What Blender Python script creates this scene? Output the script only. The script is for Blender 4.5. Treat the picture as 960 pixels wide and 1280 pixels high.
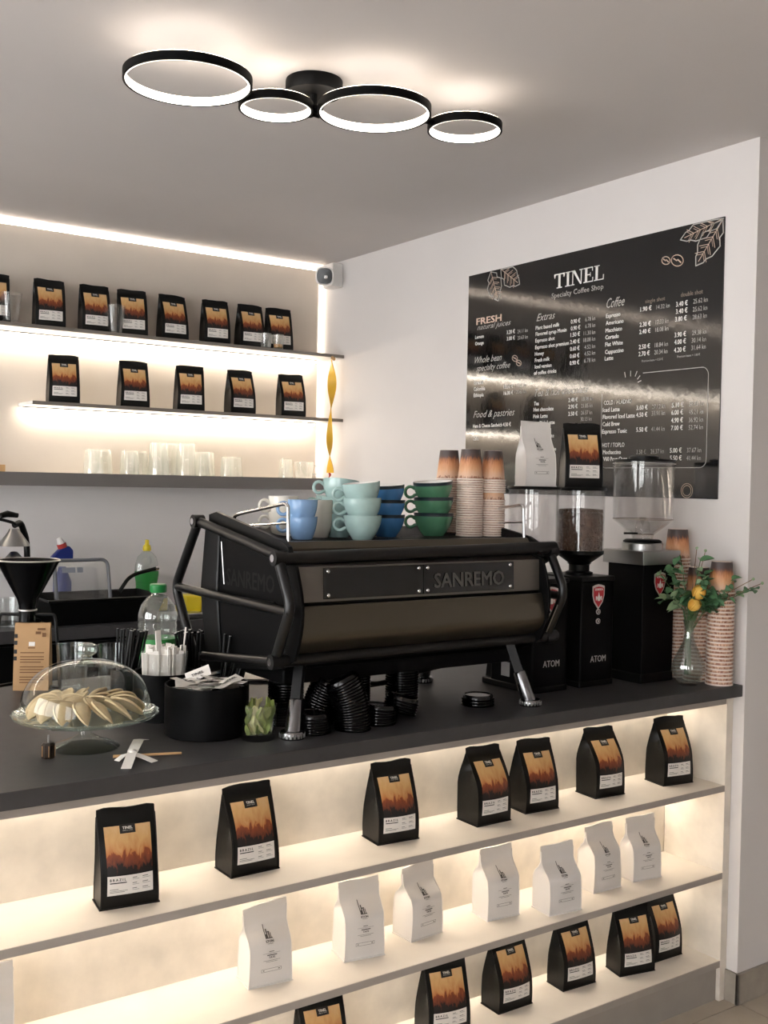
import bpy, bmesh, math, random
from mathutils import Matrix, Vector, Euler
random.seed(7)
R = math.radians
scene = bpy.context.scene
for o in list(bpy.data.objects):
    bpy.data.objects.remove(o, do_unlink=True)
COL = scene.collection

# ------------------------------------------------------------------ camera
cam_d = bpy.data.cameras.new('camera')
cam = bpy.data.objects.new('camera', cam_d)
COL.objects.link(cam)
RZ, RX, RY = -0.609, -0.0255, -0.0188
m = Matrix.Rotation(RZ, 3, 'Z') @ Matrix.Rotation(RX, 3, 'X') @ Matrix.Rotation(RY, 3, 'Y') @ Matrix.Rotation(math.pi/2, 3, 'X')
cam.matrix_world = Matrix.Translation((-2.6592, -1.954, 1.5127)) @ m.to_4x4()
cam_d.sensor_fit = 'VERTICAL'
cam_d.sensor_height = 36.0
cam_d.sensor_width = 27.0
cam_d.lens = 1336.75/1280*36.0
cam_d.clip_start = 0.05
scene.camera = cam

# ------------------------------------------------------------------ world, exposure
w = bpy.data.worlds.new('overcast_street'); scene.world = w; w.use_nodes = True
w.node_tree.nodes['Background'].inputs[0].default_value = (1.0, 0.975, 0.975, 1)
w.node_tree.nodes['Background'].inputs[1].default_value = 8.0
vs = scene.view_settings
vs.view_transform = 'Standard'; vs.look = 'None'; vs.exposure = 0.22; vs.gamma = 1.0
vs.use_curve_mapping = False
LED_SHELF = 22.0      # radiance of the strips under the wall shelves
LED_COUNTER = 36.0    # strips inside the counter front
LED_COVE = 22.0       # strip along the top of the wall cladding
LED_RING = 7.5        # ring lamp diffusers
WARM = (1.0, 0.88, 0.735)

# ------------------------------------------------------------------ materials
def lin(c):
    if isinstance(c, str):
        c = [int(c[i:i+2], 16)/255 for i in (0, 2, 4)]
        return tuple(((v/12.92) if v <= .04045 else ((v+.055)/1.055)**2.4) for v in c)
    return tuple(c)

MATS = {}
def mat(name, col='808080', rough=.5, metal=0.0, var=0.0, vscale=8.0, bump=0.0, bscale=60.0, spec=.5,
        emit=0.0, ecol=None, coat=0.0, sub=0.0, aniso=None):
    if name in MATS: return MATS[name]
    M = bpy.data.materials.new(name); M.use_nodes = True
    nt = M.node_tree; b = nt.nodes['Principled BSDF']
    c = lin(col)
    b.inputs['Base Color'].default_value = (*c, 1)
    b.inputs['Roughness'].default_value = rough
    b.inputs['Metallic'].default_value = metal
    b.inputs['Specular IOR Level'].default_value = spec
    b.inputs['Coat Weight'].default_value = coat
    if emit:
        b.inputs['Emission Color'].default_value = (*(ecol or c), 1)
        b.inputs['Emission Strength'].default_value = emit
    tc = None
    if var or bump:
        tc = nt.nodes.new('ShaderNodeTexCoord')
    if var:
        n = nt.nodes.new('ShaderNodeTexNoise'); n.inputs['Scale'].default_value = vscale
        n.inputs['Detail'].default_value = 6
        nt.links.new(tc.outputs['Object'], n.inputs['Vector'])
        r = nt.nodes.new('ShaderNodeValToRGB')
        r.color_ramp.elements[0].position = .3; r.color_ramp.elements[1].position = .7
        r.color_ramp.elements[0].color = (*[max(0, v*(1-var)) for v in c], 1)
        r.color_ramp.elements[1].color = (*[min(1, v*(1+var)) for v in c], 1)
        nt.links.new(n.outputs['Fac'], r.inputs['Fac'])
        nt.links.new(r.outputs['Color'], b.inputs['Base Color'])
    if bump:
        n2 = nt.nodes.new('ShaderNodeTexNoise'); n2.inputs['Scale'].default_value = bscale
        n2.inputs['Detail'].default_value = 4
        v = tc.outputs['Object']
        if aniso:
            mp = nt.nodes.new('ShaderNodeMapping'); mp.inputs['Scale'].default_value = aniso
            nt.links.new(v, mp.inputs['Vector']); v = mp.outputs['Vector']
        nt.links.new(v, n2.inputs['Vector'])
        bp = nt.nodes.new('ShaderNodeBump'); bp.inputs['Strength'].default_value = bump
        bp.inputs['Distance'].default_value = .002
        nt.links.new(n2.outputs['Fac'], bp.inputs['Height'])
        nt.links.new(bp.outputs['Normal'], b.inputs['Normal'])
    MATS[name] = M
    return M

def glass(name, tint=(1, 1, 1), refl=.06, edge=.8, rough=.02, haze=0.0):
    """thin clear sheet: see-through face on, mirror-like at grazing angles"""
    if name in MATS: return MATS[name]
    M = bpy.data.materials.new(name); M.use_nodes = True
    nt = M.node_tree; nt.nodes.clear()
    out = nt.nodes.new('ShaderNodeOutputMaterial')
    tr = nt.nodes.new('ShaderNodeBsdfTransparent'); tr.inputs[0].default_value = (*tint, 1)
    gl = nt.nodes.new('ShaderNodeBsdfGlossy'); gl.inputs['Roughness'].default_value = rough
    gl.inputs['Color'].default_value = (.95, .97, .96, 1)
    lw = nt.nodes.new('ShaderNodeLayerWeight'); lw.inputs['Blend'].default_value = .25
    mr = nt.nodes.new('ShaderNodeMapRange')
    mr.inputs['To Min'].default_value = refl; mr.inputs['To Max'].default_value = edge
    nt.links.new(lw.outputs['Facing'], mr.inputs['Value'])
    pw = nt.nodes.new('ShaderNodeMath'); pw.operation = 'POWER'; pw.inputs[1].default_value = 2.2
    nt.links.new(lw.outputs['Facing'], pw.inputs[0]); nt.links.new(pw.outputs[0], mr.inputs['Value'])
    mx = nt.nodes.new('ShaderNodeMixShader')
    nt.links.new(mr.outputs[0], mx.inputs[0]); nt.links.new(tr.outputs[0], mx.inputs[1]); nt.links.new(gl.outputs[0], mx.inputs[2])
    last = mx.outputs[0]
    if haze:
        df = nt.nodes.new('ShaderNodeBsdfTranslucent'); df.inputs[0].default_value = (.9, .92, .9, 1)
        m2 = nt.nodes.new('ShaderNodeMixShader'); m2.inputs[0].default_value = haze
        nt.links.new(last, m2.inputs[1]); nt.links.new(df.outputs[0], m2.inputs[2]); last = m2.outputs[0]
    nt.links.new(last, out.inputs[0])
    MATS[name] = M
    return M

def uv_ramp(name, stops, noise=.2, nscale=(6, 3), rough=.5, amp2=0.0):
    """print colour that runs up a label (UV v) with a ragged, flame-like edge"""
    if name in MATS: return MATS[name]
    M = bpy.data.materials.new(name); M.use_nodes = True
    nt = M.node_tree; b = nt.nodes['Principled BSDF']; b.inputs['Roughness'].default_value = rough
    uv = nt.nodes.new('ShaderNodeUVMap')
    mp = nt.nodes.new('ShaderNodeMapping'); mp.inputs['Scale'].default_value = (nscale[0], nscale[1], 1)
    nt.links.new(uv.outputs[0], mp.inputs[0])
    n = nt.nodes.new('ShaderNodeTexNoise'); n.inputs['Scale'].default_value = 1.0; n.inputs['Detail'].default_value = 5
    n.inputs['Distortion'].default_value = .9
    nt.links.new(mp.outputs[0], n.inputs['Vector'])
    sx = nt.nodes.new('ShaderNodeSeparateXYZ'); nt.links.new(uv.outputs[0], sx.inputs[0])
    a = nt.nodes.new('ShaderNodeMath'); a.operation = 'MULTIPLY_ADD'; a.inputs[1].default_value = noise
    nt.links.new(n.outputs['Fac'], a.inputs[0]); nt.links.new(sx.outputs['Y'], a.inputs[2])
    s = nt.nodes.new('ShaderNodeMath'); s.operation = 'SUBTRACT'; s.inputs[1].default_value = noise*.5
    nt.links.new(a.outputs[0], s.inputs[0])
    r = nt.nodes.new('ShaderNodeValToRGB')
    cr = r.color_ramp
    while len(cr.elements) < len(stops): cr.elements.new(.5)
    for e, (p, c) in zip(cr.elements, stops):
        e.position = p; e.color = (*lin(c), 1)
    nt.links.new(s.outputs[0], r.inputs[0]); nt.links.new(r.outputs[0], b.inputs['Base Color'])
    MATS[name] = M
    return M

mat('wall_paint', 'd9d5d3', .85, var=.02, vscale=3, bump=.05, bscale=40)
mat('ceiling_paint', 'cdc8c6', .9, var=.02, vscale=2, bump=.08, bscale=25)
mat('cladding', 'd6ccc0', .7, var=.03, vscale=6, bump=.04, bscale=30)
mat('floor_tile', 'b5a998', .45, var=.10, vscale=7, bump=.05, bscale=40)
mat('grout', '6f6558', .9)
mat('base_tile', '9d958a', .5, var=.15, vscale=14)
mat('worktop', '3a393a', .5, var=.10, vscale=30, bump=.05, bscale=200)
mat('counter_board', 'ddd5c9', .6, var=.09, vscale=16, bump=.03, bscale=60)
mat('shelf_board', 'ddd5ca', .55, var=.04, vscale=12, bump=.03, bscale=80)
mat('shelf_edge', 'a39c95', .5, var=.04, vscale=20)
mat('kick_board', '9d978f', .5, var=.06, vscale=10)
mat('dark_shelf', '7a736b', .5, var=.06, vscale=20)
mat('grey_board', '6f6b68', .5, var=.05, vscale=9)
mat('alu', 'b9b6b2', .35, 1.0)
mat('chrome', 'd8d8d8', .12, 1.0)
mat('steel', 'a6a6a4', .32, 1.0, bump=.1, bscale=90, aniso=(1, 1, 12))
mat('black_tube', '0a0a0b', .34, 0.0, spec=.45)
mat('black_matte', '040405', .5, spec=.12)
mat('black_gloss', '060607', .2, spec=.4)
mat('black_plastic', '060707', .38, spec=.25)
mat('black_metal', '0c0d0e', .4, .2, spec=.35)
mat('bronze_panel', '655f54', .30, .9, bump=.12, bscale=60, aniso=(1, 12, 12))
mat('panel_grey', '716c65', .38, .7)
mat('acrylic', '0d0d0d', .10, spec=.7)
mat('grey_letter', '4b4946', .5)
mat('grey_letter_dim', '121212', .5, spec=.2)
mat('white_print', 'e8e6e2', .6)
mat('grey_print', 'b3b0ac', .6)
mat('copper_print', 'cdb5a4', .5)
mat('dim_print', '8a7d72', .6)
mat('black_print', '1b1a19', .6)
mat('black_bag', '090a0a', .36, bump=.6, bscale=16, spec=.3)
mat('white_bag', 'd8d4d0', .5, bump=.45, bscale=16)
mat('label_white', 'e4dfd9', .55)
mat('paper_white', 'e9e4dd', .7)
mat('cup_rim', 'eadbd0', .6)
mat('kraft', 'b18c62', .75, var=.06, vscale=20)
mat('red_badge', 'b3202c', .35)
mat('badge_silver', 'cfcac6', .3, .6)
mat('teal_glaze', '9fb9b5', .18, var=.05, vscale=60, spec=.6)
mat('lightblue_glaze', '86a8cf', .18, var=.04, vscale=60, spec=.6)
mat('cream_glaze', 'ddd8cc', .2)
mat('blue_glaze', '4a80b5', .18)
mat('green_glaze', '55896a', .16, var=.05, vscale=40, spec=.6)
mat('dark_rim', '1d2b33', .3)
mat('white_glaze', 'eceae6', .2)
mat('bean', '5a3c2a', .42, var=.3, vscale=60)
mat('pastry', 'cbb48c', .75, var=.14, vscale=40, bump=.3, bscale=90)
mat('leaf', '557f58', .5, var=.25, vscale=20)
mat('leaf_pale', '98b28a', .55, var=.2, vscale=20)
mat('stem', '3c5a2e', .6)
mat('twig', '7a6048', .7)
mat('rose', 'e9bd5a', .6, var=.12, vscale=40)
mat('yellow_plastic', 'd9c21e', .4)
mat('green_plastic', '1e7d3c', .35)
mat('green_label', '2c8a3e', .5)
mat('blue_plastic', '1f2f78', .35)
mat('red_plastic', 'b2342e', .4)
mat('ribbon', 'e2b02a', .5)
mat('ribbon_end', 'c2402f', .5)
mat('wood', 'c09a6b', .6, var=.1, vscale=30)
mat('dark_wood', '2b2119', .4, var=.2, vscale=40)
mat('cloth', 'd5cfca', .9)
mat('tea_green', '7d8a45', .6, var=.3, vscale=60)
mat('tea_yellow', 'c4c08a', .6, var=.2, vscale=60)
mat('navy', '1c2730', .35)
mat('beige_plate', 'd8cfc2', .6)
mat('white_plastic', 'e6e4e1', .4)
mat('sponge', 'c9b02a', .9)
mat('amber', 'c98a1c', .2)
glass('clear_glass', (.98, .99, .99), .07, .95, .01)
glass('dome_glass', (.97, .99, .98), .04, 1.0, .01)
glass('hopper_plastic', (.95, .945, .945), .05, .55, .05, .03)
glass('box_plastic', (.92, .93, .94), .06, .5, .1, .22)
glass('cup_plastic', (.97, .97, .97), .06, .7, .05, .05)
glass('shelf_glass', (1, 1, .99), .12, 1.0, .06, .22)  # white haze mixed into the glass stands in for bright highlights
glass('bottle_plastic', (.94, .97, .96), .13, .95, .05, .12)
glass('plate_glass', (.90, .96, .93), .14, 1.0, .02, .04)
def emitter(name, strength, col=WARM):
    return mat(name, 'ffffff', .5, emit=strength, ecol=col)
emitter('led_shelf', LED_SHELF); emitter('led_counter', LED_COUNTER); emitter('led_cove', LED_COVE)
emitter('led_ring', LED_RING, (1, .91, .80))
emitter('led_ring_up', LED_RING*1.6, (1, .84, .66))
FLAME = [(0.0, '0d0a0a'), (.16, '140c0b'), (.19, '5a2817'), (.33, '7d3c20'), (.40, '8a4522'), (.43, 'b8763f'), (.55, 'c99660'), (.75, 'd3a870'), (1.0, 'dab684')]
uv_ramp('label_art', FLAME, .62, (8, 3.0))
uv_ramp('cup_print', [(0, '8a5a45'), (.09, '9a6b54'), (.13, 'd9b59a'), (.35, 'd7a27a'), (.55, 'c98b5f'), (.68, 'a5683f'), (.76, '5c4038'), (.82, '4a3d3b'), (1, '453a39')], .34, (16, 4))

# ------------------------------------------------------------------ mesh builder
class MB:
    def __init__(self):
        self.v = []; self.f = []; self.mi = []; self.uv = {}
    def add(self, vs, fs, mi=0, uvs=None):
        o = len(self.v); self.v += [tuple(p) for p in vs]
        if uvs:
            for i, u in enumerate(uvs): self.uv[o+i] = u
        for f in fs: self.f.append(tuple(o+i for i in f)); self.mi.append(mi)
        return self
    def box(self, x0, x1, y0, y1, z0, z1, mi=0, M=None):
        vs = [(x, y, z) for z in (z0, z1) for y in (y0, y1) for x in (x0, x1)]
        if M: vs = [M @ Vector(p) for p in vs]
        return self.add(vs, [(0, 2, 3, 1), (4, 5, 7, 6), (0, 1, 5, 4), (2, 6, 7, 3), (0, 4, 6, 2), (1, 3, 7, 5)], mi)
    def cbox(self, c, s, M=None, mi=0):
        M2 = Matrix.Translation(c) @ (M.to_4x4() if M else Matrix.Identity(4))
        return self.box(-s[0]/2, s[0]/2, -s[1]/2, s[1]/2, -s[2]/2, s[2]/2, mi, M2)
    def tube(self, path, r, n=10, caps=True, closed=False, mi=0):
        P = [Vector(p) for p in path]; k = len(P)
        rs = r if isinstance(r, (list, tuple)) else [r]*k
        vs = []; up = None
        for i, p in enumerate(P):
            if closed: t = (P[(i+1) % k]-P[i-1])
            else: t = (P[min(i+1, k-1)]-P[max(i-1, 0)])
            t.normalize()
            if up is None:
                a = Vector((0, 0, 1)) if abs(t.z) < .9 else Vector((1, 0, 0))
                up = (a - t*a.dot(t)).normalized()
            else:
                up = (up - t*up.dot(t))
                up = up.normalized() if up.length > 1e-6 else t.orthogonal().normalized()
            s = t.cross(up)
            for j in range(n):
                a = 2*math.pi*j/n
                vs.append(p + (up*math.cos(a)+s*math.sin(a))*rs[i])
        fs = []
        for i in range(k if closed else k-1):
            for j in range(n):
                a = i*n+j; b = i*n+(j+1) % n; i2 = (i+1) % k
                fs.append((a, b, i2*n+(j+1) % n, i2*n+j))
        if caps and not closed:
            fs.append(tuple(range(n-1, -1, -1))); fs.append(tuple((k-1)*n+j for j in range(n)))
        return self.add(vs, fs, mi)
    def lathe(self, prof, c=(0, 0, 0), n=24, mi=0, M=None, uvz=None, mis=None):
        vs = []; fs = []; uvs = []; k = len(prof)
        for (r, z) in prof:
            for j in range(n):
                a = 2*math.pi*j/n
                p = Vector((max(r, 1e-5)*math.cos(a), max(r, 1e-5)*math.sin(a), z))
                if M: p = M.to_3x3() @ p
                vs.append((p.x+c[0], p.y+c[1], p.z+c[2]))
                if uvz: uvs.append((abs(2*j/n-1)*1.5, (z-uvz[0])/(uvz[1]-uvz[0])))
        o = len(self.v); self.v += vs
        for i, u in enumerate(uvs): self.uv[o+i] = u
        for i in range(k-1):
            for j in range(n):
                self.f.append((o+i*n+j, o+i*n+(j+1) % n, o+(i+1)*n+(j+1) % n, o+(i+1)*n+j))
                self.mi.append(mis[i] if mis else mi)
        return self
    def prism(self, poly, axis, a, b, mi=0):
        """polygon (2-D) pushed along an axis from a to b; poly coords are the two other axes in order"""
        def P(u, v, t):
            return {'x': (t, u, v), 'y': (u, t, v), 'z': (u, v, t)}[axis]
        n = len(poly)
        vs = [P(u, v, a) for u, v in poly]+[P(u, v, b) for u, v in poly]
        fs = [tuple(range(n))[::-1], tuple(range(n, 2*n))]+[(i, (i+1) % n, n+(i+1) % n, n+i) for i in range(n)]
        return self.add(vs, fs, mi)
    def ball(self, c, r, n=12, k=8, mi=0, M=None):
        rr = r if isinstance(r, (tuple, list)) else (r, r, r)
        prof = [(math.sin(math.pi*i/k), -math.cos(math.pi*i/k)) for i in range(k+1)]
        vs = []
        for (q, z) in prof:
            for j in range(n):
                a = 2*math.pi*j/n
                p = Vector((max(q, 1e-4)*math.cos(a)*rr[0], max(q, 1e-4)*math.sin(a)*rr[1], z*rr[2]))
                if M: p = M.to_3x3() @ p
                vs.append((p.x+c[0], p.y+c[1], p.z+c[2]))
        fs = [(i*n+j, i*n+(j+1) % n, (i+1)*n+(j+1) % n, (i+1)*n+j) for i in range(k) for j in range(n)]
        return self.add(vs, fs, mi)
    def grid(self, fn, nu, nv, mi=0):
        vs = []; uvs = []
        for j in range(nv+1):
            for i in range(nu+1):
                vs.append(fn(i/nu, j/nv)); uvs.append((i/nu, j/nv))
        fs = [(j*(nu+1)+i, j*(nu+1)+i+1, (j+1)*(nu+1)+i+1, (j+1)*(nu+1)+i) for j in range(nv) for i in range(nu)]
        return self.add(vs, fs, mi, uvs)
    def mesh(self, name, mats, smooth=True, fix=True, off=(0, 0, 0)):
        me = bpy.data.meshes.new(name)
        me.from_pydata([(x-off[0], y-off[1], z-off[2]) for x, y, z in self.v], [], self.f)
        for mm in (mats if isinstance(mats, (list, tuple)) else [mats]):
            me.materials.append(MATS[mm] if isinstance(mm, str) else mm)
        for p, i in zip(me.polygons, self.mi): p.material_index = i
        if self.uv:
            ul = me.uv_layers.new(name='UVMap')
            for l in me.loops:
                ul.data[l.index].uv = self.uv.get(l.vertex_index, (0, 0))
        if fix:
            bm = bmesh.new(); bm.from_mesh(me); bmesh.ops.recalc_face_normals(bm, faces=bm.faces); bm.to_mesh(me); bm.free()
        if smooth:
            me.polygons.foreach_set('use_smooth', [True]*len(me.polygons))
            me.set_sharp_from_angle(angle=R(38))
        me.update()
        return me
    def build(self, name, mats, parent=None, smooth=True, local=False, bevel=0, fix=True):
        """one mesh object; vertices are in world coordinates unless local"""
        off = (0, 0, 0)
        if parent is not None and not local: off = wloc(parent)
        me = self.mesh(name, mats, smooth, fix, off)
        o = bpy.data.objects.new(name, me); COL.objects.link(o)
        if parent is not None: o.parent = parent
        if bevel:
            b = o.modifiers.new('bevel', 'BEVEL'); b.width = bevel; b.segments = 2; b.limit_method = 'ANGLE'; b.angle_limit = R(40)
            b.harden_normals = False
        return o

def wloc(o):
    l = Vector(o.location)
    while o.parent is not None:
        o = o.parent; l += Vector(o.location)
    return l
def tag(o, label=None, cat=None, group=None, kind=None):
    if label: o['label'] = label
    if cat: o['category'] = cat
    if group: o['group'] = group
    if kind: o['kind'] = kind
    return o
def thing(name, label, cat, loc=(0, 0, 0), rz=0, group=None):
    o = bpy.data.objects.new(name, None); o.empty_display_size = .05
    COL.objects.link(o); o.location = loc; o.rotation_euler = (0, 0, rz)
    return tag(o, label, cat, group)
def inst(name, me, loc, rot=(0, 0, 0), parent=None, scale=None):
    o = bpy.data.objects.new(name, me); COL.objects.link(o)
    o.location = loc; o.rotation_euler = rot
    if scale: o.scale = scale
    if parent is not None: o.parent = parent
    return o
def smoothstep(a, b, x):
    t = max(0, min(1, (x-a)/(b-a))); return t*t*(3-2*t)

TXT = {}
def text2d(s, bold=0.0, shear=0.0):
    """flat lettering as (verts2d, faces, width, capheight) at size 1"""
    key = (s, bold, shear)
    if key in TXT: return TXT[key]
    cu = bpy.data.curves.new('lettering', 'FONT'); cu.body = s; cu.size = 1.0; cu.shear = shear
    cu.resolution_u = 2
    ob = bpy.data.objects.new('lettering', cu); COL.objects.link(ob)
    bpy.context.view_layer.update()
    dg = bpy.context.evaluated_depsgraph_get()
    me = ob.evaluated_get(dg).to_mesh()
    vs = [(v.co.x, v.co.y) for v in me.vertices]; fs = [tuple(p.vertices) for p in me.polygons]
    ob.evaluated_get(dg).to_mesh_clear()
    bpy.data.objects.remove(ob, do_unlink=True); bpy.data.curves.remove(cu)
    if not vs: vs = [(0, 0), (.01, 0), (0, .01)]; fs = [(0, 1, 2)]
    if bold > 0:          # thicken by overprinting slightly shifted copies
        n0 = len(vs); v0, f0 = list(vs), list(fs); vs, fs = [], []
        for k, (ox, oy) in enumerate(((-1, -.6), (1, -.6), (-1, .6), (1, .6))):
            vs += [(x+ox*bold, y+oy*bold) for x, y in v0]; fs += [tuple(i+k*n0 for i in f) for f in f0]
    x0 = min(v[0] for v in vs); x1 = max(v[0] for v in vs)
    vs = [(x-x0, y) for x, y in vs]
    TXT[key] = (vs, fs, x1-x0, .73)
    return TXT[key]
def put_text(mb, s, fn, width=None, cap=None, bold=0.0, shear=0.0, align='l', mi=0):
    """letters placed on a surface fn(u, v) -> point; u, v in metres from the baseline anchor"""
    vs, fs, w_, ch = text2d(s, bold, shear)
    sy = (cap/ch) if cap else width/w_
    sx = (width/w_) if width else sy
    dx = {'l': 0, 'c': -w_*sx/2, 'r': -w_*sx}[align]
    nl = 4 if bold > 0 else 1; per = len(vs)//nl; out = []
    for i, (x, y) in enumerate(vs):
        p = Vector(fn(x*sx+dx, y*sy)); lay = i//per
        if lay:           # each overprint lies a hair above the one before
            e = 2e-4; a = Vector(fn(x*sx+dx+e, y*sy))-p; b = Vector(fn(x*sx+dx, y*sy+e))-p
            p = p+a.cross(b).normalized()*lay*.00012
        out.append(p)
    mb.add(out, fs, mi)

# ================================================================== the room
CH = 2.539
YB = 2.392          # face of the back wall cladding
XL, YR, XRR = -4.6, -4.4, 2.4
def struct(name, mb, m_, parent=None, **k):
    o = mb.build(name, m_, parent, **k)
    if parent is None: o['kind'] = 'structure'
    return o
struct('ceiling', MB().box(XL-.1, XRR, YR-.1, 2.60, CH, CH+.1), 'ceiling_paint', smooth=False)
struct('wall_right', MB().box(0, .3, -.006, 2.60, 0, CH), 'wall_paint', smooth=False)
struct('wall_return', MB().box(.3, XRR, -.006, .2, 0, CH), 'wall_paint', smooth=False)
struct('wall_back', MB().box(XL-.1, .3, 2.432, 2.60, 0, CH), 'wall_paint', smooth=False)
struct('wall_front', MB().box(XL-.1, XRR, YR-.1, YR, 0, CH), 'wall_paint', smooth=False)
struct('wall_far', MB().box(XRR, XRR+.1, YR-.1, .2, 0, CH), 'wall_paint', smooth=False)
# shop front on the left, out of frame: wall with two wide window openings
WZ0, WZ1 = .45, 2.40
WIN = ((-3.7, -1.7), (-1.0, 1.7))
wr = MB()
wr.box(XL-.1, XL, YR, 2.60, 0, WZ0); wr.box(XL-.1, XL, YR, 2.60, WZ1, CH)
for y0, y1 in ((YR, -3.7), (-1.7, -1.0), (1.7, 2.60)): wr.box(XL-.1, XL, y0, y1, WZ0, WZ1)
struct('wall_left', wr, 'wall_paint', smooth=False)
for i, (y0, y1) in enumerate(WIN):
    f = MB(); ym = (y0+y1)/2
    for a, b in ((y0, y0+.06), (ym-.03, ym+.03), (y1-.06, y1)): f.box(XL-.08, XL-.02, a, b, WZ0, WZ1)
    for a, b in ((y0+.06, ym-.03), (ym+.03, y1-.06)):
        f.box(XL-.08, XL-.02, a, b, WZ0, WZ0+.06); f.box(XL-.08, XL-.02, a, b, WZ1-.06, WZ1)
    wo = struct('window_%d' % (i+1), f, 'black_metal', smooth=False)
    for a, b in ((y0+.06, ym-.03), (ym+.03, y1-.06)):
        MB().box(XL-.052, XL-.048, a, b, WZ0+.06, WZ1-.06).build('pane', 'clear_glass', wo, smooth=False)
# floor: a slab with tiles laid on it, joints recessed
fl = struct('floor', MB().box(XL-.1, XRR, YR-.1, 2.6, -.1, -.004), 'grout', smooth=False)
T = .6
tile_me = None
ft = MB().box(.0015, T-.0015, .0015, T-.0015, -.004, 0).mesh('floor_tile', 'floor_tile', False)
for i in range(-8, 4):
    for j in range(-8, 2):
        x, y = .008+i*T, -.012+j*T
        if y+T < YR or x+T < XL or x > XRR-.5: continue
        if j >= 0 and i >= 0: continue
        inst('floor_tile', ft, (x, y, 0), parent=fl)
# tiled skirting at the wall corner
bs = struct('baseboard_right', MB().box(-.008, 0, -.016, .045, 0, .092), 'base_tile', smooth=False, bevel=.0015)
bs2 = struct('baseboard_return', MB().box(-.008, .58, -.016, -.006, 0, .092), 'base_tile', smooth=False, bevel=.0015)
struct('baseboard_return.001', MB().box(.584, 1.18, -.016, -.006, 0, .092), 'base_tile', smooth=False, bevel=.0015)

# wall cladding with cove light along its top and its right edge
cl = struct('trim_1', MB().box(XL, -.03, YB, 2.428, 1.50, 2.514), 'cladding', smooth=False)
c2 = MB().box(XL, -.03, YB+.001, YB+.013, 2.514, 2.5155).build('led_strip', 'led_cove', cl, smooth=False)
MB().box(-.03, -.0285, YB+.006, YB+.02, 1.545, 2.50).build('led_strip', emitter('led_edge', LED_SHELF*.5), cl, smooth=False)

# ================================================================== wall shelves
def wall_shelf(name, label, x0, x1, y0, z, th, led_y, front):
    t = thing(name, label, 'shelf', ((x0+x1)/2, (y0+YB)/2, z))
    MB().box(x0, x1, y0+.004, YB-.0005, z-th, z).build('board', 'white_plastic', t, bevel=.001)
    MB().box(x0, x1, y0, y0+.004, z-th, z).build('front_edge', front, t, smooth=False)
    if led_y:
        MB().box(x0+.01, x1-.06, led_y-.011, led_y+.011, z-th-.006, z-th-.0005).build('led_profile', 'alu', t, smooth=False)
        MB().box(x0+.012, x1-.062, led_y-.008, led_y+.008, z-th-.016, z-th-.006).build('led_strip', 'led_shelf', t, smooth=False)
    return t
S1, S2, S3 = 2.103, 1.811, 1.535
wall_shelf('wall_shelf', 'long upper wall shelf in dark grey board carrying eight black coffee bags', -4.2, -.002, 2.199, S1, .014, 2.355, 'dark_shelf')
wall_shelf('wall_shelf', 'shorter middle wall shelf in dark grey board carrying five black coffee bags', -1.417, -.002, 2.199, S2, .014, 2.355, 'dark_shelf')
t = thing('wall_shelf', 'thick lowest wall shelf with deep grey fascia carrying upturned glasses', 'shelf', (-2.1, 2.32, S3))
MB().box(-4.2, -.032, 2.258, YB-.0005, S3-.02, S3).build('board', 'white_plastic', t, smooth=False)
MB().box(-4.2, -.032, 2.246, 2.258, S3-.052, S3+.001).build('fascia', 'grey_board', t, smooth=False)

# ================================================================== front counter
ZC = .945
YF = .032            # front of the carcass
YBP = .252           # back panel inside the display shelves
X0C = -3.1
ct = thing('bar_counter', 'pale bar counter front with three lit display shelves', 'counter', (-1.55, .3, 0))
MB().box(X0C, -.032, YBP, YBP+.018, .1, .905).build('back_panel', 'counter_board', ct, smooth=False)
MB().box(-.03, -.001, YF, 1.0, .0, .909).build('side_panel', 'counter_board', ct, smooth=False, bevel=.001)
MB().box(X0C-.03, X0C, YF, 1.0, .0, .909).build('side_panel', 'counter_board', ct, smooth=False, bevel=.001)
MB().box(X0C, -.031, YF+.002, YF+.02, .886, .909).build('top_rail', 'shelf_edge', ct, smooth=False)
MB().box(X0C, -.031, YF+.021, YBP, .90, .9085).build('top_board', 'counter_board', ct, smooth=False)
MB().box(X0C, -.031, .98, 1.0, .0, .909).build('rear_panel', 'black_matte', ct, smooth=False)
ZA, ZB, ZD = .645, .385, .122
for z, th in ((ZA, .018), (ZB, .018), (ZD, .020)):
    sh = MB().box(X0C, -.031, YF+.002, YBP-.0005, z-th, z).build('shelf', 'shelf_board', ct, smooth=False)
    MB().box(X0C, -.031, YF, YF+.0018, z-th, z-.0003).build('shelf_edging', 'shelf_edge', sh, smooth=False)
for z in (.90, ZA-.018, ZB-.018):
    MB().box(X0C+.02, -.045, YBP-.026, YBP-.006, z-.006, z-.0002).build('led_profile', 'alu', ct, smooth=False)
    MB().box(X0C+.022, -.047, YBP-.023, YBP-.009, z-.0075, z-.006).build('led_strip', 'led_counter', ct, smooth=False)
MB().box(X0C, -.031, .045, .06, .0, .094).build('kick_board', 'kick_board', ct, smooth=False)
wt = MB().box(X0C-.05, -.001, 0, 1.03, .911, ZC).build('worktop', 'worktop', smooth=False, bevel=.002)
tag(wt, 'dark grey stone-look worktop running the length of the bar', 'worktop')

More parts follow.
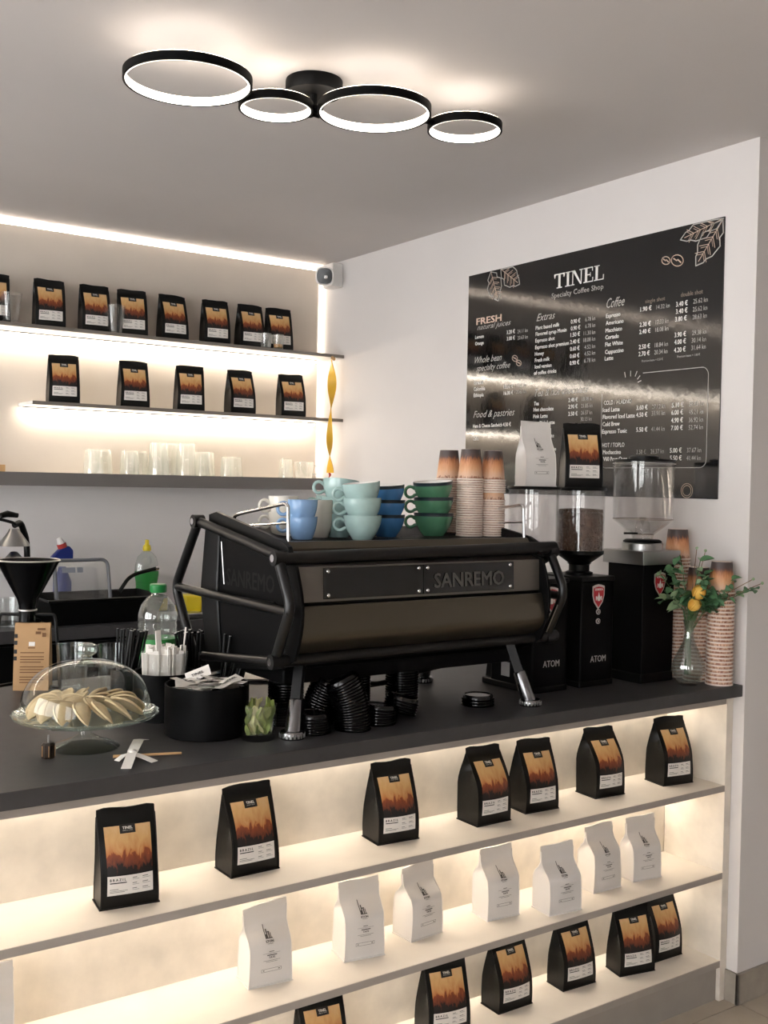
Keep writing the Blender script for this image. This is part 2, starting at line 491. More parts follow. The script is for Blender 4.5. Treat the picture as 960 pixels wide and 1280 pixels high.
# ================================================================== coffee bags
def bag(name, label, group, kind, pos, yaw, w_=.114, d=.072, h=.19, ts=.34, tt=.9, lean=.0, tilt=0.0, skew=0.0, belly=.006):
    t = thing(name, label, 'coffee bag', pos, R(yaw), group)
    rnd = random.Random(int(abs(pos[0])*1000)*7+int(abs(pos[1])*1000))
    ph = rnd.uniform(0, 6.28)
    def hd(q):
        if q < ts: return d/2*(1+.05*math.sin(math.pi*q/ts))
        k = smoothstep(ts, tt, q) if kind == 'white' else (max(0, min(1, (q-ts)/(tt-ts))))**1.25
        return d/2+(.0022-d/2)*k
    def hw(q):
        return w_/2*(1-.035*math.sin(math.pi*min(1, q/.95))**2+.012*math.sin(5*q+ph))
    def yc(q): return lean*q*q
    def zz(q, s): return h*q+(tilt*s*.5 if q > .5 else 0)*smoothstep(.5, 1, q)-(.0025 if kind == 'black' else .0005)*max(0, abs(s)-.8)**2*25*smoothstep(.9, 1, q)+.0012*math.sin(4*s+ph)*smoothstep(.85, 1, q)
    def front(s, q, off=0.0):
        b = belly*(1-s*s)*math.sin(math.pi*min(1, q/.93))*(1+.25*math.sin(7*q+ph))
        return (s*hw(q)+skew*q*q, yc(q)-hd(q)-b-off, zz(q, s))
    def back(s, q):
        b = belly*(1-s*s)*math.sin(math.pi*min(1, q/.93))
        return (s*hw(q)+skew*q*q, yc(q)+hd(q)+b, zz(q, s))
    def gus(side, q, v):
        g = min(w_*.36, (d/2-hd(q))*.9+.004*math.sin(math.pi*q))
        x = side*(hw(q)-g*(1-abs(v))**.9)+skew*q*q
        return (x, yc(q)+hd(q)*v, zz(q, side))
    NS, NQ = 8, 18
    mb = MB(); rows = []
    for i in range(NQ+1):
        q = i/NQ
        row = [front(-1+2*j/NS, q) for j in range(NS+1)]
        row += [gus(1, q, v) for v in (-.55, 0, .55)]
        row += [back(1-2*j/NS, q) for j in range(NS+1)]
        row += [gus(-1, q, v) for v in (.55, 0, -.55)]
        rows.append(row)
    n = len(rows[0]); vs = [p for r_ in rows for p in r_]; fs = []
    for i in range(NQ):
        for j in range(n):
            fs.append((i*n+j, i*n+(j+1) % n, (i+1)*n+(j+1) % n, (i+1)*n+j))
    fs.append(tuple(range(n))[::-1]); fs.append(tuple(NQ*n+j for j in range(n)))
    mb.add(vs, fs)
    mb.build('pouch', 'black_bag' if kind == 'black' else 'white_bag', t, local=True)
    # welded seams along the four upright edges and the bottom
    sm = MB()
    for s in (-1, 1):
        sm.tube([front(s, q/12, .0004) for q in range(12)], .0013, 5)
        sm.tube([back(s, q/12) for q in range(12)], .0013, 5)
    e = .0025
    sm.box(-w_/2-e, w_/2+e, -d/2-e, d/2+e, 0, .0025)
    sm.build('seam', 'black_bag' if kind == 'black' else 'white_bag', t, local=True)
    def onbag(s0, q0, off):
        def fn(u, v): return front(s0+u/(w_/2), q0+v/h, off)
        return fn
    if kind == 'black':
        lb = MB().grid(lambda u, v: front(-.80+1.60*u, .355+.465*v, .0010), 10, 12).build('label_art', 'label_art', t, local=True, fix=False)
        li = MB().grid(lambda u, v: front(-.80+1.60*u, .145+.200*v, .0011), 10, 6).build('label_info', 'label_white', t, local=True, fix=False)
        MB().grid(lambda u, v: front(-.27+.54*u, .745+.085*v, .0016), 4, 4).build('label_tab', 'black_print', lb, local=True, fix=False)
        tx = MB(); put_text(tx, 'TINEL', onbag(0, .785, .0021), cap=.0052, width=.021, bold=.02, align='c')
        put_text(tx, 'SPECIALTY COFFEE', onbag(0, .768, .0021), cap=.0015, width=.02, align='c')
        tx.build('lettering', 'white_print', lb, smooth=False, local=True, fix=False)
        tb = MB(); put_text(tb, 'B R A Z I L', onbag(-.72, .293, .0016), cap=.0055, width=.033, bold=.03)
        def bar(s0, s1, q, th): tb.grid(lambda u, v: front(s0+(s1-s0)*u, q+th*v, .0016), 3, 1)
        bar(-.72, -.14, .268, .011); bar(-.72, -.42, .205, .005); bar(-.72, -.10, .188, .004); bar(-.72, -.20, .175, .004)
        for s0, s1 in ((.06, .22), (.42, .62)):
            for q in (.312, .255, .198):
                bar(s0, s1, q, .006); bar(s0, s1+.08, q-.016, .003)
        tb.build('lettering', 'black_print', li, smooth=False, local=True, fix=False)
    else:
        tb = MB()
        def bar(s0, s1, q0, q1): tb.grid(lambda u, v: front(s0+(s1-s0)*u, q0+(q1-q0)*v, .0012), 3, 3)
        # tower emblem: tall outline, stepped block, base line
        bar(-.20, -.165, .60, .745); bar(-.165, -.12, .60, .64); bar(-.12, -.07, .60, .69); bar(-.03, .02, .60, .665)
        bar(-.20, .13, .598, .606); bar(.05, .085, .60, .65); bar(-.12, .05, .655, .662)
        put_text(tb, 'ETON', onbag(-.22, .56, .0012), cap=.0042, width=.019, bold=.03)
        bar(-.16, .10, .545, .549)
        put_text(tb, 'TATE', onbag(-.14, .365, .0012), cap=.0045, width=.016, bold=.03)
        bar(-.12, .12, .448, .456); bar(-.42, .42, .428, .431); bar(-.22, .26, .40, .412); bar(-.40, .42, .335, .339); bar(-.28, .28, .318, .322)
        bar(-.48, .48, .19, .194); bar(-.48, .48, .228, .232); bar(-.48, -.465, .19, .232); bar(.465, .48, .19, .232); bar(-.40, -.34, .205, .217); bar(.32, .40, .205, .217)
        tb.build('print', mat('soft_print', '4a4643', .6), t, smooth=False, local=True, fix=False)
    return t

def from_edge(x, y, yaw, w_, d):
    """base centre of a bag whose front-left bottom corner stands at x, y"""
    a = R(yaw); return (x+math.cos(a)*w_/2-math.sin(a)*d/2, y+math.sin(a)*w_/2+math.cos(a)*d/2)
G1 = 'black coffee bags on the top counter shelf'
rowA = [(-1.897, .110, -7.6, .119, .062, .196, .30, 'leftmost black coffee bag on the top counter shelf, below the glass cake dome'),
        (-1.594, .131, .5, .118, .076, .192, .34, 'second black coffee bag from the left on the top counter shelf, creased at the top'),
        (-1.199, .138, -5, .113, .076, .190, .36, 'black coffee bag standing alone in the middle of the top counter shelf'),
        (-.905, .119, .2, .111, .080, .192, .52, 'black coffee bag, left one of the close pair on the top counter shelf'),
        (-.725, .136, -4, .111, .076, .188, .40, 'black coffee bag, right one of the close pair on the top counter shelf'),
        (-.462, .136, -4, .107, .080, .188, .52, 'second black coffee bag from the right on the top counter shelf'),
        (-.196, .121, -8, .110, .078, .192, .46, 'rightmost black coffee bag on the top counter shelf beside the white wall')]
for x, y, yaw, w_, d, h, ts, lab in rowA:
    c = from_edge(x, y, yaw, w_, d)
    bag('coffee_bag', lab, G1, 'black', (*c, ZA), yaw, w_, d, h, ts, lean=.012 if ts > .45 else .004, tilt=random.uniform(-.003, .005), skew=random.uniform(-.004, .004), belly=.008)
G2 = 'white coffee bags on the middle counter shelf'
rowB = [(-2.165, .130, -8, .104, .068, .178, .55, .010, 'white coffee bag cut off by the left edge of the photo'),
        (-1.545, .134, -5.9, .104, .068, .172, .50, .014, 'white coffee bag with slanting top, second from the left on the middle counter shelf'),
        (-1.293, .134, -9, .104, .070, .178, .54, .004, 'white coffee bag with square top, right of the slanting white bag'),
        (-1.093, .138, 4.8, .102, .070, .175, .52, .006, 'white coffee bag turned to the right, fourth from the left on the middle shelf'),
        (-.852, .134, -4.8, .102, .068, .178, .56, .004, 'white coffee bag standing alone in the middle of the middle counter shelf'),
        (-.692, .072, -5.8, .107, .072, .174, .50, .004, 'white coffee bag nearest the shelf edge, third from the right'),
        (-.475, .122, -1.7, .104, .066, .178, .56, .004, 'second white coffee bag from the right on the middle counter shelf'),
        (-.316, .122, -7.3, .104, .060, .177, .50, .004, 'rightmost white coffee bag on the middle counter shelf')]
for x, y, yaw, w_, d, h, ts, tilt, lab in rowB:
    c = from_edge(x, y, yaw, w_, d)
    bag('coffee_bag', lab, G2, 'white', (*c, ZB), yaw, w_, d, h, ts, tt=ts+.26, lean=.006, tilt=tilt, belly=.004)
G3 = 'black coffee bags on the bottom counter shelf'
rowC = [(-1.395, .141, -6, .116, .07, .188, .36, 'black coffee bag on the bottom shelf of which only the top shows'),
        (-1.033, .141, -9, .120, .07, .188, .36, 'black coffee bag on the bottom counter shelf, cut off by the photo bottom edge'),
        (-.797, .144, -.8, .115, .07, .188, .40, 'black coffee bag on the bottom counter shelf below the alone-standing white bag'),
        (-.562, .144, -3.5, .116, .066, .186, .42, 'black coffee bag in the middle of the bottom counter shelf'),
        (-.361, .121, -12, .118, .066, .188, .36, 'black coffee bag, left and front one of the overlapping pair at the right end'),
        (-.203, .130, -2, .112, .066, .188, .40, 'black coffee bag, right one of the overlapping pair at the right end')]
for x, y, yaw, w_, d, h, ts, lab in rowC:
    c = from_edge(x, y, yaw, w_, d)
    bag('coffee_bag', lab, G3, 'black', (*c, ZD), yaw, w_, d, h, ts, lean=.006, tilt=random.uniform(-.003, .004), skew=random.uniform(-.004, .004), belly=.008)
G4 = 'black coffee bags on the upper wall shelf'
ordn = ['first', 'second', 'third', 'fourth', 'fifth', 'sixth', 'seventh', 'eighth']
UPPER = [(6, 5, 'black coffee bag at the left photo edge behind a clear plastic cup'), (71, 3, 'second black coffee bag from the left on the upper wall shelf'),
         (125, 4, 'third black coffee bag on the upper wall shelf, clear cup at its right'), (171, -4, 'fourth black coffee bag on the upper wall shelf, clear cup at its left'),
         (220, 6, 'fifth black coffee bag from the left on the upper wall shelf'), (273, 2, 'sixth black coffee bag from the left on the upper wall shelf'),
         (317, 5, 'second black coffee bag from the right on the upper wall shelf, behind small glasses'), (354, -2, 'last black coffee bag on the right of the upper wall shelf')]
XU = {6: -1.548, 71: -1.333, 125: -1.149, 171: -.988, 220: -.811, 273: -.614, 317: -.446, 354: -.301}
for px, dy, lab in UPPER:
    bag('coffee_bag', lab, G4, 'black', (XU[px], 2.282, S1), -8+dy, .116, .066, .192, .40, lean=.004, tilt=random.uniform(-.005, .001), skew=random.uniform(-.006, .004))
G5 = 'black coffee bags on the middle wall shelf'
XM = [(-1.276, -2, 'leftmost black coffee bag on the middle wall shelf'), (-.984, 0, 'second black coffee bag from the left on the middle wall shelf'),
      (-.735, -3, 'black coffee bag in the middle of the middle wall shelf'), (-.492, 4, 'second black coffee bag from the right on the middle wall shelf'),
      (-.235, -2, 'rightmost black coffee bag on the middle wall shelf beside the yellow ribbon')]
for x, dy, lab in XM:
    bag('coffee_bag', lab, G5, 'black', (x, 2.275, S2), -6+dy, .118, .068, .192, .42, lean=.004, tilt=random.uniform(-.004, .002), skew=random.uniform(-.005, .004))

# ================================================================== espresso machine
TZ = 1.378           # cup tray
EM = thing('espresso_machine', 'black two-group espresso machine with tubular frame on the bar worktop', 'espresso machine', (-1.1, .33, ZC))
XA, XB = -1.505, -.690
# front bars of the tube frame
MB().tube([(XA-.012, .10, 1.345), (XB+.012, .10, 1.357)], .0155, 14).build('frame_bar', 'black_tube', EM)
MB().tube([(XA-.012, .105, 1.118), (XB+.03, .105, 1.122)], .0145, 14).build('frame_bar', 'black_tube', EM)
def bend(pts, k=6, rr=.25):
    out = [Vector(pts[0])]
    for i in range(1, len(pts)-1):
        a, b, c = Vector(pts[i-1]), Vector(pts[i]), Vector(pts[i+1])
        p, q = b+(a-b)*rr, b+(c-b)*rr
        for j in range(k+1):
            s = j/k; out.append(p*(1-s)**2+b*2*s*(1-s)+q*s*s)
    out.append(Vector(pts[-1])); return out
for X in (XA, XB):
    sgn = -1 if X == XA else 1
    MB().tube(bend([(X, .10, 1.340), (X, .044, 1.245), (X, .11, 1.120)], rr=.22), .012, 12).build('frame_upright', 'black_tube', EM)
    MB().tube([(X, .10, 1.350), (X, .515, 1.412)], .012, 12).build('frame_side_bar', 'black_tube', EM)
    MB().tube(bend([(X, .515, 1.412), (X, .648, 1.237), (X, .50, 1.03)], rr=.12), .012, 12).build('frame_rear_bend', 'black_tube', EM)
    MB().tube([(X, .642, 1.237), (X, .045, 1.232)], .011, 12).build('frame_side_bar', 'black_tube', EM)
    MB().tube([(X, .11, 1.118), (X, .50, 1.075)], .011, 12).build('frame_side_bar', 'black_tube', EM)
    for (y, z) in ((.10, 1.347), (.105, 1.118), (.515, 1.412)):
        n = MB().tube([(X-sgn*.012, y, z), (X+sgn*.016, y, z)], .017, 16).build('frame_joint', 'black_tube', EM)
        MB().tube([(X+sgn*.016, y, z), (X+sgn*.0185, y, z)], .0085, 12).build('bolt', 'chrome', n)
# body: barrel profile between two end plates
prof = [(.122, 1.336), (.083, 1.322), (.078, 1.255), (.070, 1.247)]
for i in range(13):
    a = i/12; prof.append((.070-.012*math.sin(math.pi*a*.8)+.075*max(0, a-.55)**1.6*2.2, 1.243-.115*a))
low = [(p[0], p[1]) for p in prof[4:]]
body = MB().prism([(.14, 1.336), (.45, 1.40), (.47, 1.10), (.16, 1.085), (.118, 1.120), (.088, 1.15), (.088, 1.32)], 'x', -1.468, -.742)
body.build('body', 'black_matte', EM, bevel=.003)
def strip(poly, x0, x1, n=1):
    mb = MB(); k = len(poly); vs = []
    for x in (x0, x1): vs += [(x, y, z) for y, z in poly]
    mb.add(vs, [(i, i+1, k+i+1, k+i) for i in range(k-1)]); return mb
up = strip([(.118, 1.337), (.084, 1.326), (.081, 1.248)], -1.470, -.745)
up = MB().prism([(.118, 1.337), (.085, 1.327), (.081, 1.248), (.087, 1.248), (.091, 1.325), (.12, 1.331)], 'x', -1.470, -.745)
up.build('upper_panel', 'panel_grey', EM)
lp = [(y, z-.002) for y, z in low]
MB().prism(lp+[(y+.006, z) for y, z in lp[::-1]], 'x', -1.470, -.745).build('lower_panel', 'bronze_panel', EM)
for x0, x1 in ((-1.402, -1.124), (-1.122, -.836)):
    pl = MB().prism([(.0805, 1.324), (.0772, 1.254), (.0802, 1.254), (.0835, 1.324)], 'x', x0, x1).build('window_plate', 'acrylic', EM, smooth=False)
    for x in (x0+.012, x1-.012):
        for z, y in ((1.316, .0795), (1.262, .077)):
            MB().ball((x, y, z), (.0048, .003, .0048), 10, 6).build('screw', 'chrome', pl)
lt = MB(); put_text(lt, 'SANREMO', lambda u, v: (-1.092+u, .0772-.0012+v*.045, 1.268+v), width=.222, cap=.036, bold=.022)
lt.build('lettering', 'grey_letter', EM, smooth=False)
for X in (-1.474, -.741):
    s = -1 if X < -1.2 else 1
    pp = [(.118, 1.338)]+[(.075-.03*math.sin(math.pi*i/10), 1.33-.021*i) for i in range(11)]+[(.14, 1.09), (.50, 1.045), (.515, 1.30), (.50, 1.395)]
    MB().prism(pp, 'x', X-.004, X+.004).build('end_plate', 'black_matte', EM, bevel=.001)
    # tray side profile
    MB().prism([(.085, 1.345), (.10, 1.372), (.13, 1.384), (.46, 1.438), (.50, 1.43), (.50, 1.39), (.13, 1.345)], 'x', X-.006+s*.004, X+.006+s*.004).build('tray_side', 'black_metal', EM, bevel=.001)
    # rear body cheek
    MB().prism([(.44, 1.42), (.52, 1.41), (.545, 1.24), (.50, 1.03), (.42, 1.05), (.45, 1.25)], 'x', X-.01, X+.01).build('cheek', 'black_metal', EM, bevel=.004)
lt = MB(); put_text(lt, 'SANREMO', lambda u, v: (-1.4795, .405-u, 1.262+v), width=.24, cap=.042, bold=.02)
lt.build('lettering', 'grey_letter_dim', EM, smooth=False)
MB().tube([(-1.482, .43, 1.365), (-1.482, .412, 1.262)], .0018, 6).build('side_rod', 'steel', EM)
MB().tube([(-1.482, .42, 1.235), (-1.482, .16, 1.240)], .004, 6).build('side_rod', 'black_metal', EM)
MB().tube([(-.70, .058, 1.21), (-.70, .10, 1.13)], .0022, 6).build('side_rod', 'steel', EM)
# cup tray with lip and grille
MB().box(-1.466, -.748, .145, .50, 1.345, TZ-.003).build('cup_tray', 'black_metal', EM, bevel=.002)
MB().prism([(.115, 1.345), (.115, 1.366), (.128, 1.381), (.145, 1.381), (.145, 1.345)], 'x', -1.466, -.748).build('tray_lip', 'steel' if False else 'bronze_panel', EM)
g = MB(); x = -1.458
while x < -.752:
    g.box(x, x+.0035, .147, .498, TZ-.003, TZ); x += .0095
tag(g.build('tray_grille', 'black_tube', EM, smooth=False), kind='stuff')
for X in (-1.462, -.752):
    MB().tube(bend([(X, .135, 1.366), (X, .14, 1.468), (X, .40, 1.432), (X, .415, 1.38)], rr=.12), .0042, 10).build('cup_rail', 'chrome', EM)
    MB().tube([(X, .138, 1.422), (X, .40, 1.405)], .0025, 8).build('cup_rail', 'chrome', EM)
# underside, drip tray, hoses and group heads on the barista side
MB().box(-1.45, -.76, .17, .50, 1.05, 1.10).build('drip_tray', 'black_matte', EM, bevel=.004)
for x in (-1.3, -.93):
    gh = MB().lathe([(0, 1.10), (.032, 1.10), (.034, 1.16), (.03, 1.20), (0, 1.20)], (x, .57, 0), 18).build('group_head', 'chrome', EM)
    MB().tube([(x, .50, 1.19), (x, .57, 1.19)], .024, 12).build('group_neck', 'black_metal', gh)
    MB().tube([(x, .60, 1.09), (x, .74, 1.075)], [.010, .014], 10).build('portafilter_handle', 'black_plastic', gh)
    MB().lathe([(0, 1.075), (.033, 1.08), (.035, 1.10), (0, 1.10)], (x, .57, 0), 18).build('portafilter', 'chrome', gh)
MB().tube(bend([(-1.18, .30, 1.05), (-1.13, .28, 1.0), (-1.0, .26, 1.03), (-.85, .22, 1.055)], rr=.3), .006, 8).build('drain_hose', 'black_plastic', EM)
MB().tube(bend([(-1.28, .33, 1.05), (-1.2, .32, .99), (-1.02, .30, 1.0), (-.9, .33, 1.05)], rr=.3), .005, 8).build('drain_hose', 'black_plastic', EM)
def foot(base, top):
    b, tp = Vector(base), Vector(top); ax = (tp-b)
    f = MB().tube([b+ax*.48, tp], .0155, 4).build('leg', 'black_metal', EM)
    MB().tube([b+ax*.07, b+ax*.13, b+ax*.50, b+ax*.52], [.019, .0185, .0165, .014], 20).build('leg_sleeve', mat('leg_steel', '8a8a8c', .22, 1.0), f)
    n = MB().lathe([(0, 0), (.027, 0), (.0285, .004), (.0285, .013), (.026, .017), (0, .017)], base, 28).build('foot_ring', 'leg_steel', f)
    kn = MB()
    for i in range(20):
        a = 2*math.pi*i/20; M = Matrix.Rotation(a, 4, 'Z')
        kn.box(.0275, .0292, -.0022, .0022, .004, .013, 0, Matrix.Translation(base) @ M)
    kn.build('knurl', 'steel', n, smooth=False)
foot((-1.466, .098, ZC), (-1.424, .14, 1.10)); foot((-.752, .098, ZC), (-.794, .14, 1.115))
foot((-1.43, .50, ZC), (-1.42, .46, 1.06)); foot((-.80, .50, ZC), (-.81, .46, 1.06))

# ================================================================== cups
LEFT = (-.82, .57)
def cup_mesh(r, h, rb, body, rim=None, inner='white_glaze', n=28):
    mb = MB()
    prof = [(0, .0), (rb*.92, 0), (rb, .003)]
    for i in range(1, 9):
        q = i/8; prof.append((rb+(r-rb)*math.sin(q*math.pi/2)**.9, .003+(h-.005)*q))
    k = len(prof)
    prof += [(r+.0006, h), (r-.0022, h), (r-.004, h-.006)]
    for i in range(7, 0, -1):
        q = i/8; prof.append((max(.001, rb+(r-rb)*math.sin(q*math.pi/2)**.9-.004), .006+(h-.008)*q))
    prof.append((0, .007))
    ms = [0]*(k-2)+[1, 1, 1]+[2]*(len(prof)-1-(k-2)-3)
    mb.lathe(prof, n=n, mis=ms)
    return mb.mesh('cup_body', [body, rim or body, inner])
def handle_mesh(r, h, body, sz=1.0):
    # a ring-like ear standing out from the wall in +x
    pts = []
    for i in range(13):
        a = -math.pi*.78+2*math.pi*.78*i/12
        pts.append((r*.90+.014*sz+.0135*sz*math.cos(a), 0, h*.60+.0145*sz*math.sin(a)))
    pts = [(r*.72, 0, pts[0][2]+.003)]+pts+[(r*.86, 0, pts[-1][2]-.002)]
    return MB().tube(pts, .0042*sz, 8).mesh('handle', body)
CUPM = {}
def cup(kind, label, group, x, y, z, ang=None, tiltv=(0, 0)):
    P = {'teal': (.0465, .060, .026, 'teal_glaze', None, 'white_glaze'), 'light': (.036, .055, .025, 'lightblue_glaze', None, 'white_glaze'),
         'cream': (.0375, .062, .026, 'cream_glaze', None, 'white_glaze'), 'blue': (.048, .058, .027, 'blue_glaze', 'dark_rim', 'white_glaze'),
         'green': (.0535, .062, .030, 'green_glaze', 'dark_rim', 'white_glaze')}[kind]
    if kind not in CUPM:
        CUPM[kind] = (cup_mesh(*P), handle_mesh(P[0], P[1], P[3]))
    a = ang if ang is not None else math.atan2(LEFT[1], LEFT[0])
    t = thing('coffee_cup', label, 'cup', (x, y, z), a, group)
    t.rotation_euler = (tiltv[0], tiltv[1], a)
    inst('bowl', CUPM[kind][0], (0, 0, 0), parent=t); inst('handle', CUPM[kind][1], (0, 0, 0), parent=t)
    return t
GC = 'ceramic cups on the espresso machine'
pos3 = ['lowest', 'middle', 'topmost']
for i in range(2):
    cup('light', '%s of the two light blue cups at the left end of the machine' % ('lower', 'upper')[i], GC, -1.352, .262, TZ+.040*i, tiltv=(0, 0) if i == 0 else (.03, 0))
for i in range(2):
    cup('cream', '%s cream cup of the stack behind the light blue cups' % ('lower', 'upper')[i], GC, -1.335, .385, TZ+.040*i, ang=2.9)
cup('cream', 'cream cup standing alone between light blue and teal cups', GC, -1.262, .335, TZ, ang=1.2)
cup('cream', 'cream cup set upon the cream cup beside the light blue cups', GC, -1.262, .335, TZ+.032, ang=1.4)
for i in range(3):
    cup('teal', '%s cup of the front teal speckled stack' % pos3[i], GC, -1.215, .207, TZ+.041*i-.003*(i == 2), tiltv=((0, 0), (.02, .03), (-.06, .10))[i])
for i in range(3):
    cup('teal', '%s cup of the teal stack just behind the front teal stack' % pos3[i], GC, -1.205, .33, TZ+.042*i, ang=2.8, tiltv=((0, 0), (0, 0), (.10, -.10))[i])
for i in range(2):
    cup('teal', '%s teal cup farthest back on the left of the machine tray' % ('lower', 'upper')[i], GC, -1.16, .43, TZ+.044*i, ang=2.7)
for i in range(3):
    cup('blue', '%s cup of the deep blue stack with white inside' % pos3[i], GC, -1.065, .32, TZ+.038*i, ang=2.5, tiltv=((0, 0), (0, 0), (-.06, .05))[i])
for i in range(3):
    cup('green', '%s cup of the green stack beside the paper cups' % pos3[i], GC, -.905, .328, TZ+.042*i, ang=2.62, tiltv=((0, 0), (.0, .02), (-.07, .07))[i])

# ================================================================== paper cups (rim down, nested)
def pcup_mesh(r, rt, h):
    mb = MB()
    prof = [(r-.003, .003), (r-.001, .0004), (r+.0012, .0006), (r+.0022, .0026), (r+.0012, .0048), (r-.0008, .0052), (rt, h), (rt-.001, h+.0004), (rt-.003, h-.001), (rt-.004, h-.006), (0, h-.006)]
    mb.lathe(prof, n=26, uvz=(0, h), mis=[1, 1, 1, 1, 1, 0, 1, 1, 1, 1])
    return mb.mesh('paper_cup', ['cup_print', 'cup_rim'])
PC = {'s': pcup_mesh(.0345, .0255, .083), 'l': pcup_mesh(.0385, .0295, .092)}
ORD = ['lowest', 'second', 'third', 'fourth', 'fifth', 'sixth', 'seventh', 'eighth', 'ninth', 'tenth', 'eleventh', 'twelfth', 'thirteenth', 'fourteenth', 'fifteenth', 'sixteenth', 'seventeenth', 'eighteenth', 'nineteenth', 'twentieth']
ORD += ['twenty-'+w_ for w_ in ('first', 'second', 'third', 'fourth', 'fifth', 'sixth', 'seventh', 'eighth', 'ninth')]+['thirtieth']+['thirty-'+w_ for w_ in ('first', 'second', 'third', 'fourth', 'fifth', 'sixth')]
def paper_stack(kind, where, x, y, z, n, pitch, gaps=()):
    zz = z
    for i in range(n):
        o = inst('paper_cup', PC[kind], (x+random.uniform(-.0006, .0006), y+random.uniform(-.0006, .0006), zz), (0, 0, random.uniform(0, 6.28)))
        lab = ('topmost upturned brown paper cup of the stack '+where) if i == n-1 else '%s paper cup from the bottom of the stack %s' % (ORD[i], where)
        tag(o, lab, 'paper cup', 'paper cups stacked '+where)
        zz += pitch
        if i in gaps: zz += .017
paper_stack('s', 'right of the green cups', -.818, .282, TZ, 25, .0063)
paper_stack('s', 'next to the white bag', -.748, .272, TZ, 22, .0063, (15,))
paper_stack('s', 'half hidden behind the green cups', -.80, .40, TZ, 25, .0063)
paper_stack('l', 'at the right end of the bar', -.052, .046, ZC, 25, .0112)
paper_stack('l', 'behind the flowers, the shorter one', -.053, .128, ZC, 23, .0112)
paper_stack('l', 'between the tall grinder and the wall', -.055, .210, ZC, 35, .0105)

# ================================================================== grinders
def shield(mb, c, s, y, mi):
    pts = [(-.5, .62), (-.25, .70), (0, .74), (.25, .70), (.5, .62), (.5, .1), (.36, -.32), (0, -.74), (-.36, -.32), (-.5, .1)]
    mb.prism([(c[0]+p[0]*s, c[1]+p[1]*s) for p in pts], 'y', y, y-.001, mi)
def badge(parent, cx, cz, y, s):
    mb = MB(); shield(mb, (cx, cz), s*1.22, y, 0); b = mb.build('badge', 'badge_silver', parent, smooth=False)
    mb = MB(); shield(mb, (cx, cz), s, y-.0011, 0); mb.build('badge_field', 'red_badge', b, smooth=False)
    mb = MB()
    # white flame emblem and name band
    mb.prism([(cx-.10*s, cz-.30*s), (cx-.20*s, cz-.05*s), (cx-.06*s, cz+.10*s), (cx, cz+.34*s), (cx+.06*s, cz+.10*s), (cx+.20*s, cz-.05*s), (cx+.10*s, cz-.30*s)], 'y', y-.0022, y-.003)
    mb.box(cx-.30*s, cx-.22*s, y-.003, y-.0022, cz-.25*s, cz+.05*s); mb.box(cx+.22*s, cx+.30*s, y-.003, y-.0022, cz-.25*s, cz+.05*s)
    put_text(mb, 'EUREKA', lambda u, v: (cx+u, y-.0024, cz+.46*s+v), width=.78*s, cap=.16*s, bold=.03, align='c')
    mb.build('badge_emblem', 'white_print', b, smooth=False)
def beans(name, cx, cy, z0, z1, r, parent, n):
    rb = random.Random(3); mb = MB()
    mb.lathe([(0, z0), (r-.003, z0), (r-.003, z1-.004), (r*.5, z1+.004), (0, z1+.002)], (cx, cy, 0), 24)
    for i in range(n):
        if rb.random() < .8:
            a = rb.uniform(0, 6.283); p = (cx+(r-.004)*math.cos(a), cy+(r-.004)*math.sin(a), rb.uniform(z0+.002, z1-.002))
        else:
            a = rb.uniform(0, 6.283); q = r*math.sqrt(rb.random())*.95; p = (cx+q*math.cos(a), cy+q*math.sin(a), z1+.002+.004*(1-q/r))
        M = Euler((rb.uniform(0, 3), rb.uniform(0, 3), rb.uniform(0, 3))).to_matrix()
        mb.ball(p, (.0052, .0037, .0026), 5, 3, 0, M)
    return tag(mb.build(name, 'bean', parent), kind='stuff')
